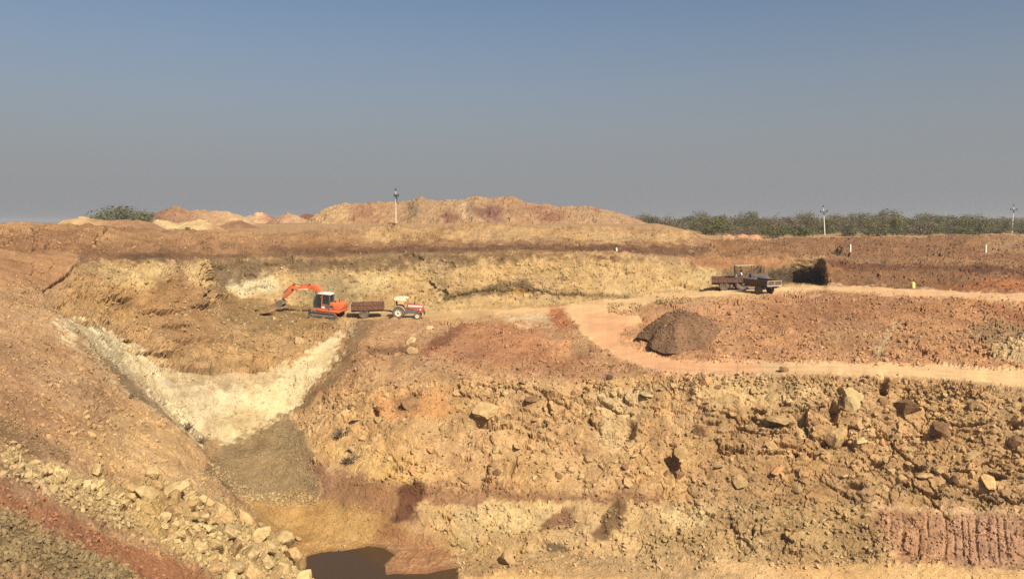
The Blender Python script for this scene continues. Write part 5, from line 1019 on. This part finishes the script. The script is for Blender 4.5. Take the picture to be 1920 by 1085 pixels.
# ------------------------------------------------------------------ excavator (x forward, tracks on z = 0)
def ez(zx, zy): return ((1325 - zx) * .00455, (885 - zy) * .00444)
def make_excavator(label):
    t = empty('excavator', (0, 0, 0))
    for s_ in (-1, 1):
        tr = empty('track', (0, s_ * .93, 0)); tr.parent = t
        path = []; a, r = 1.12, .31
        for k in range(15): path.append((-a + 2 * a * k / 14, 2 * r, 0.0))
        for k in range(1, 9): an = math.pi / 2 - math.pi * k / 9; path.append((a + r * math.cos(an), r + r * math.sin(an), an - math.pi / 2))
        for k in range(15): path.append((a - 2 * a * k / 14, 0.0, math.pi))
        for k in range(1, 9): an = -math.pi / 2 - math.pi * k / 9; path.append((-a + r * math.cos(an), r + r * math.sin(an), an - math.pi / 2))
        sh = MB()
        for (x, z, an) in path:
            nx, nz = -math.sin(-an), math.cos(-an)
            rot = Matrix.Rotation(-an, 3, 'Y'); zc = .03 if an == 0 else (.0)
            sh.box((x, 0, z + .035 if an != 0 else z), (.155, .45, .05), rot); sh.box((x, 0, (z + .035 if an != 0 else z)) , (.04, .45, .085), rot)
        sh.build('track_shoes', P['shoe'], tr)
        fr_ = MB(); fr_.prism([(-1.05, .16), (1.05, .16), (1.15, .30), (1.0, .46), (-1.0, .46), (-1.12, .30)], -.15, .15); fr_.build('track_frame', P['steel'], tr, .02)
        for x_, nm, rr in ((-a, 'sprocket', .25), (a, 'idler', .25)):
            w_ = MB(); w_.lathe([(.001, -.17), (.07, -.17), (.08, -.13), (rr * .8, -.12), (rr, -.10), (rr, .10), (rr * .8, .12), (.08, .13), (.07, .17), (.001, .17)], (x_, 0, r + .01), 20); w_.build(nm, P['steel'], tr, smooth=True)
        for k in range(5): w_ = MB(); w_.lathe([(.001, -.165), (.09, -.165), (.10, 0), (.09, .165), (.001, .165)], (-.72 + .36 * k, 0, .13), 14); w_.build('roller', P['dark'], tr, smooth=True)
    u = MB(); u.box((0, 0, .42), (1.5, 1.5, .26)); u.lathe([(.001, 0), (.5, 0), (.5, .14), (.001, .14)], (0, 0, 0), 24)
    for v in list(u.bm.verts)[8:]: v.co = Vector((v.co.x, v.co.z, .52 + v.co.y))
    u.build('undercarriage', P['dark'], t)
    h = MB(); h.prism([(1.02, .76), (1.05, .86), (1.0, .94), (-1.80, .94), (-1.86, .84), (-1.78, .70), (-1.5, .70)], -.98, 1.0); h.build('deck', P['orange'], t, .03, True)
    hd = MB(); hd.prism([(-.66, .95), (-1.82, .95), (-1.88, 1.20), (-1.82, 1.52), (-1.70, 1.60), (-.66, 1.66)], -.98, .985); hood = hd.build('engine_hood', P['orange'], t, .09, True)
    vt = MB()
    for k in range(4): vt.box((-.98, .992, 1.22 + .05 * k), (.34, .014, .03))
    vt.box((-1.18, .992, 1.08), (.2, .012, .05)); vt.build('vent', P['dark'], hood)
    bt = MB(); bt.box((-1.0, .2, 1.69), (.14, .14, .12)); bt.tube([(-1.25, -.3, 1.6), (-1.25, -.3, 1.92)], .045, 8); bt.tube([(-.9, .6, 1.62), (-.9, .6, 1.78)], .03, 6); bt.build('exhaust', P['dark'], hood)
    rs = MB(); rs.prism([(-.62, .95), (.55, .95), (.5, 1.30), (-.62, 1.45)], -.98, -.30); rs.build('side_cover', P['orange'], t, .05, True)
    cb = empty('cab', (0, 0, 0)); cb.parent = t
    y0, y1 = .02, .98
    def bars(pts, th, y):
        m_ = MB()
        for (a_, b_) in zip(pts[:-1], pts[1:]):
            A, B_ = Vector((a_[0], y, a_[1])), Vector((b_[0], y, b_[1])); d_ = B_ - A
            m_.box((A + B_) / 2, (d_.length + th * .6, th, th), Matrix.Rotation(-math.atan2(d_.z, d_.x), 3, 'Y'))
        return m_
    front = [(.94, .98), (1.00, 1.30), (.98, 1.62), (.88, 1.98), (.70, 2.32), (.56, 2.46)]
    for y in (y0, y1): bars(front, .07, y).build('front_pillar', P['grey'], cb)
    for y in (y0, y1): bars([(.10, .95), (.04, 2.48)], .075, y).build('door_pillar', P['orange'], cb)
    for y in (y0, y1): bars([(-.68, .95), (-.74, 1.6), (-.74, 2.46)], .11, y).build('rear_pillar', P['grey'], cb)
    rf = MB(); rf.prism([(.60, 2.44), (.52, 2.53), (-.10, 2.58), (-.76, 2.55), (-.82, 2.44)], y0 - .04, y1 + .04); rf.build('roof', P['white'], cb, .03, True)
    rt = MB(); rt.box((-.10, (y0 + y1) / 2, 2.43), (1.34, y1 - y0 + .06, .05)); rt.build('roof_trim', P['grey'], cb)
    sl = MB(); sl.box((.14, y1, .99), (1.66, .07, .09)); sl.build('sill', P['orange'], cb)
    dr = MB(); dr.prism([(.05, 1.02), (.04, 1.52), (-.68, 1.52), (-.64, 1.02)], y1 - .02, y1 + .015); dr.build('door_panel', P['grey'], cb, .01)
    pl = MB(); pl.box((-.10, y1 + .03, 1.16), (.34, .012, .20)); pl.build('sticker', P['white'], cb)
    ps = MB(); ps.box((-.14, y1 + .03, 1.36), (.42, .012, .06)); ps.build('lettering_strip', P['orange'], cb)
    for nm, pr in (('door_glass', [(.90, 1.05), (.94, 1.32), (.92, 1.62), (.82, 1.96), (.66, 2.28), (.54, 2.40), (.08, 2.40), (.12, 1.05)]), ('rear_glass', [(.0, 1.55), (-.02, 2.40), (-.68, 2.40), (-.68, 1.55)])):
        g = MB(); g.prism(pr, y1 - .008, y1 - .002); g.build(nm, P['glass'], cb)
        g = MB(); g.prism(pr, y0 + .002, y0 + .008); g.build(nm, P['glass'], cb)
    bk = MB(); bk.box((-.70, .5, 1.35), (.06, .9, .8)); bk.build('back_panel', P['dark'], cb)
    fl = MB(); fl.box((.14, .5, .965), (1.6, .9, .04)); fl.build('cab_floor', P['dark'], cb)
    se = MB(); se.box((-.22, .5, 1.32), (.5, .5, .14)); se.box((-.46, .5, 1.68), (.12, .48, .66), Matrix.Rotation(-.12, 3, 'Y')); se.box((-.22, .5, 1.12), (.4, .4, .3)); se.build('operator_seat', P['dark'], cb, .03)
    lv_ = MB()
    for q_ in (.22, .78): lv_.tube([(.22, q_, 1.0), (.30, q_, 1.62)], .02, 6); lv_.tube([(.30, q_, 1.60), (.31, q_, 1.70)], .03, 6)
    lv_.build('lever', P['dark'], cb)
    rl = MB(); rl.tube([(.98, y1 + .02, 1.05), (1.04, y1 + .02, 1.35), (1.0, y1 + .02, 1.75)], .018, 6); rl.build('grab_rail', P['pale'], cb)
    # boom, stick, bucket
    by = -.22
    up = [ez(*q_) for q_ in ((1205, 640), (1210, 480), (1205, 380), (1175, 285), (1120, 212), (1060, 182), (1010, 180), (900, 196), (560, 282), (505, 296))]
    lo = [ez(*q_) for q_ in ((496, 338), (530, 356), (870, 308), (960, 290), (1020, 290), (1070, 312), (1120, 375), (1150, 470), (1150, 640))]
    bm_ = MB(); bm_.prism(up + lo, by - .17, by + .17); boom = bm_.build('boom', P['orange'], t, .02, True)
    dc = MB()
    x0_, z0_ = ez(620, 312); x1_, z1_ = ez(868, 272)
    for s_ in (-1, 1): dc.prism([(x0_, z0_), (x1_, z1_), (x1_, z1_ - .17), (x0_, z0_ - .10)][::1], by + s_ * .176 - .004, by + s_ * .176 + .004)
    dc.build('boom_stripe', P['stripe'], boom)
    def cyl(a_, b_, c_, r1, r2, y, name, par):
        A, B_, C_ = [Vector((ez(*q_)[0], y, ez(*q_)[1])) for q_ in (a_, b_, c_)]
        c1 = MB(); c1.tube([A, B_], r1, 10); o_ = c1.build(name, P['orange'] if 'stick' in name else P['dark'], par, smooth=True); c2 = MB(); c2.tube([B_, C_], r2, 8); c2.build('piston_rod', P['dark'], o_, smooth=True)
    cyl((885, 180), (640, 212), (528, 216), .065, .04, by, 'stick_cylinder', boom)
    for y in (by - .28, by + .28): cyl((1130, 640), (1110, 470), (1055, 310), .06, .04, y, 'boom_cylinder', boom)
    sk = MB(); sk.prism([ez(*q_) for q_ in ((470, 218), (520, 214), (532, 300), (505, 350), (460, 410), (300, 565), (262, 568), (248, 530), (330, 410), (405, 295))], by - .13, by + .13); stick = sk.build('stick', P['orange'], t, .015, True)
    pn = MB()
    for q_, rr in (((495, 330), .09), ((520, 218), .06), ((885, 190), .06), ((275, 555), .06)): x_, z_ = ez(*q_); pn.tube([(x_, by - .21, z_), (x_, by + .21, z_)], rr, 12)
    pn.build('pin', P['dark'], stick)
    cyl((432, 262), (300, 402), (212, 545), .05, .032, by, 'bucket_cylinder', stick)
    lk = MB()
    for s_ in (-1, 1):
        for (a_, b_) in (((212, 545), (300, 520)), ((212, 545), (238, 625))):
            A = Vector((ez(*a_)[0], by + s_ * .12, ez(*a_)[1])); B_ = Vector((ez(*b_)[0], by + s_ * .12, ez(*b_)[1])); lk.tube([A, B_], .035, 6)
    lk.build('linkage', P['pale'], stick)
    bo = [(292, 690), (262, 612), (215, 596), (150, 626), (104, 680), (112, 728), (150, 765), (238, 768)]
    bk2 = MB(); pr = [ez(*q_) for q_ in bo]
    cxb = sum(p_[0] for p_ in pr) / 8; czb = sum(p_[1] for p_ in pr) / 8; inn = [(cxb + (x - cxb) * .90, czb + (z - czb) * .90) for x, z in pr]
    bk2.prism(pr + inn[::-1], by - .36, by + .36); bk2.prism(pr, by - .38, by - .35); bk2.prism(pr, by + .35, by + .38); bkt = bk2.build('bucket', P['shoe'], t)
    for k in range(5):
        th = MB(); x_, z_ = ez(228, 770); th.box((x_ + .0, by - .32 + .16 * k, z_ + .0), (.22, .07, .05), taper=(.6, .8)); th.build('tooth', P['pale'], bkt)
    return tag(t, label, 'excavator')

# ------------------------------------------------------------------ setting the machines down
def ground_z(X, Y, around):
    """height of the built ground under a world point near a surveyed pixel"""
    c0 = int((around[0] - XL) / STEP); sub = Gg[:, max(0, c0 - 90):c0 + 90].reshape(-1, 3)
    d = (sub[:, 0] - X) ** 2 + (sub[:, 1] - Y) ** 2; k = np.argsort(d)[:12]; ww = 1 / (d[k] + .01)
    return float((sub[k, 2] * ww).sum() / ww.sum())
def set_down(o, loc, yaw, fwd, rear, half, around):
    f = Vector((math.cos(yaw), math.sin(yaw), 0)); l = Vector((-math.sin(yaw), math.cos(yaw), 0)); base = Vector((loc.x, loc.y, 0))
    zf = [ground_z(*(base + f * fwd + l * half * s_).xy, around) for s_ in (-1, 1)]; zr = [ground_z(*(base + f * rear + l * half * s_).xy, around) for s_ in (-1, 1)]
    sl = (sum(zf) - sum(zr)) / 2 / (fwd - rear); roll = ((zf[1] + zr[1]) - (zf[0] + zr[0])) / 2 / (2 * half); roll = max(-.08, min(.08, roll)); sl = max(-.2, min(.2, sl))
    x = (f + Vector((0, 0, sl))).normalized(); y = (l + Vector((0, 0, roll))).normalized(); z = x.cross(y).normalized(); y = z.cross(x)
    z0 = sum(zr) / 2 - sl * rear
    Mx = Matrix((x, y, z)).transposed().to_4x4(); Mx.translation = Vector((loc.x, loc.y, z0 - .03)); o.matrix_world = Mx
    return Mx
def spot(pxx, pyy, D=None):
    p, _, _ = surf(pxx, pyy); return p
bpy.context.view_layer.update()
ex = make_excavator('orange crawler excavator digging with its boom stretched out at the upper wall')
pe = spot(612, 588); pe = Vector(place(612, 588, 80.0)); Me = set_down(ex, pe, R(180 - 12), 1.0, -1.0, .9, (612, 588))
seated_person('person', 'operator in a white shirt seated at the levers in the excavator cab', Me @ Matrix.Translation((-.22, .50, 1.36)) )
tr1 = make_tractor('red and white tractor with cream wheels and a small cream canopy', P['red'], P['white'], P['cream'], 'cloth')
pt = Vector(place(748, 590.5, 79.6)); Mt = set_down(tr1, pt, R(1.5), 1.88, 0, .7, (760, 590))
tl1 = make_trailer('empty rusty tipping trailer hitched behind the red tractor', P['rust'])
pl1 = Vector(place(690, 589, 80.2)); set_down(tl1, pl1, R(7), .3, -1.0, .8, (690, 589))
tr2 = make_tractor('dusty blue tractor with a flat roof canopy half hidden behind a trailer', P['blue'], P['grey'], P['steel'], 'roof', True)
tl2 = make_trailer('ribbed brown trailer hitched behind the blue tractor', P['rust'])
tl3 = make_trailer('brown trailer with a pale framed tailgate parked beside the blue tractor', P['rust2'])
tr2.scale = (1.15, 1.15, 1.15)
p2 = Vector(place(1389, 542.6, 84.6)); M2 = set_down(tr2, p2, R(-6), 1.88, 0, .7, (1389, 543)); M2 = M2 @ Matrix.Scale(1.15, 4); tr2.matrix_world = M2
p3 = Vector(place(1363, 543.0, 84.8)); set_down(tl2, p3, R(-12), .3, -1.0, .8, (1363, 544))
p4 = Vector(place(1428, 544.0, 80.6)); set_down(tl3, p4, R(119), .3, -1.0, .8, (1428, 545))
seated_person('person', 'driver in a white shirt seated under the roof of the blue tractor', M2 @ Matrix.Scale(1/1.15, 4) @ Matrix.Translation((-.05, 0, 1.26)), .04, .50)

# ------------------------------------------------------------------ utility poles, marker posts, canister
def utility_pole(label, base, hgt, yaw, lean, box_=False):
    t = empty('utility_pole', base, (0, lean, yaw))
    m = MB(); m.box((0, 0, hgt / 2 - .4), (.23, .20, hgt + .8), taper=(.58, .62)); m.build('pole', P['concrete'], t, .02)
    a = MB(); a.box((0, -.17, hgt - 1.05), (1.7, .12, .20)); a.box((0, -.12, hgt - 1.35), (.08, .06, .6)); arm = a.build('cross_arm', P['iron'], t)
    for x in (-.78, .78):
        i = MB(); i.tube([(x, -.16, hgt - 1.0), (x, -.16, hgt - .72)], .03, 6); i.lathe([(.001, 0), (.13, 0), (.14, .08), (.08, .14), (.12, .22), (.06, .32), (.001, .32)], (0, 0, 0), 10)
        for v in list(i.bm.verts)[12:]: v.co = Vector((x + v.co.x, -.16 + v.co.z, hgt - .92 + v.co.y))
        i.build('insulator', P['iron'], arm)
    c = MB(); c.tube([(0, 0, hgt - .1), (0, 0, hgt + .42)], .04, 6); c.box((0, 0, hgt + .05), (.26, .26, .22)); c.tube([(0, 0, hgt + .25), (0, 0, hgt + .45)], .085, 8); c.build('top_insulator', P['iron'], t)
    s_ = MB(); s_.box((.16, -.18, hgt - 1.55), (.16, .14, .22)); s_.build('stay_clamp', P['iron'], t)
    if box_:
        q_ = MB(); q_.box((-.26, -.1, hgt - .95), (.42, .5, .42)); q_.build('switch_box', P['iron'], t); q2 = MB(); q2.tube([(-.1, -.2, hgt - 1.2), (.0, -.18, hgt - 2.2)], .07, 6); q2.build('cable_drop', P['iron'], t)
    return tag(t, label, 'utility pole')
def plain_z(X, Y):
    k = np.argmin((PL[..., 0] - X) ** 2 + (PL[..., 1] - Y) ** 2); return float(PL.reshape(-1, 3)[k, 2])
for (x, ybase, ytop, D, yaw, lean, lb, bx) in ((742.5, 421, 357, 150, R(72), R(.6), 'whitewashed utility pole with a switch box standing before the long spoil heap', True), (1546.5, 441, 388, 172, R(8), R(-5.2), 'leaning whitewashed utility pole at the edge of the scrub', False), (1897.5, 437, 386, 205, R(-4), R(.6), 'thin upright utility pole rising among the far scrub', False)):
    b_ = Vector(place(x, ybase, D)); top = Vector(place(x, ytop, D)); zg = plain_z(b_.x, b_.y)
    utility_pole(lb, (b_.x, b_.y, min(zg, b_.z) if bx else zg), top.z - (min(zg, b_.z) if bx else zg), yaw, lean, bx)
def marker_post(label, x, y, hpx, wm):
    p, _, _ = surf(x, y); h = hpx / F * p.y; t = empty('marker_post', p, (0, R(random.uniform(-2, 2)), R(15)))
    m = MB(); m.box((0, 0, h / 2 - .15), (wm, wm, h + .3), taper=(.82, .82)); m.build('shaft', P['white'], t, .015); c = MB(); c.box((0, 0, h - .03), (wm * .9, wm * .9, .08), taper=(.3, .3)); c.build('cap', P['white'], t, .01)
    return tag(t, label, 'post')
marker_post('tall white marker post on the brown bank beside the dark bush', 1594, 473, 19, .20)
marker_post('short white marker post in the bank before the far scrub', 1847, 470, 14, .20)
marker_post('small white stub on the dark terrace below the long spoil heap', 1157, 471, 8, .22)
pc_, _, _ = surf(1712, 540); cn = empty('jerrycan', pc_, (0, R(-3), R(20)))
m = MB(); m.prism([(-.17, -.02), (.17, -.02), (.18, .02), (.18, .46), (.12, .54), (-.12, .54), (-.18, .46), (-.18, .02)], -.12, .12); m.build('can_body', P['yellow'], cn, .03, True)
m = MB(); m.tube([(-.08, 0, .53), (-.06, 0, .60), (.06, 0, .60), (.08, 0, .53)], .022, 8); m.build('handle', P['yellow'], cn, smooth=True)
m = MB(); m.tube([(.12, 0, .50), (.135, 0, .59)], .04, 10); m.build('cap', P['white'], cn)
tag(cn, 'pale yellow plastic jerrycan standing at the edge of the upper road', 'jerrycan')

# ------------------------------------------------------------------ the dusty air
hb = MB(); hb.box((0, 1450, -8.5), (5200, 3100, 37)); hzm = bpy.data.materials.new('dusty_air'); hzm.use_nodes = True; hn = hzm.node_tree; hn.nodes.clear()
ho = hn.nodes.new('ShaderNodeOutputMaterial'); hv = hn.nodes.new('ShaderNodeVolumePrincipled'); hv.inputs['Color'].default_value = (.80, .78, .76, 1); hv.inputs['Density'].default_value = 0.0004; hv.inputs['Anisotropy'].default_value = 0.2
hn.links.new(hv.outputs[0], ho.inputs['Volume']); tag(hb.build('haze', hzm), kind='stuff')
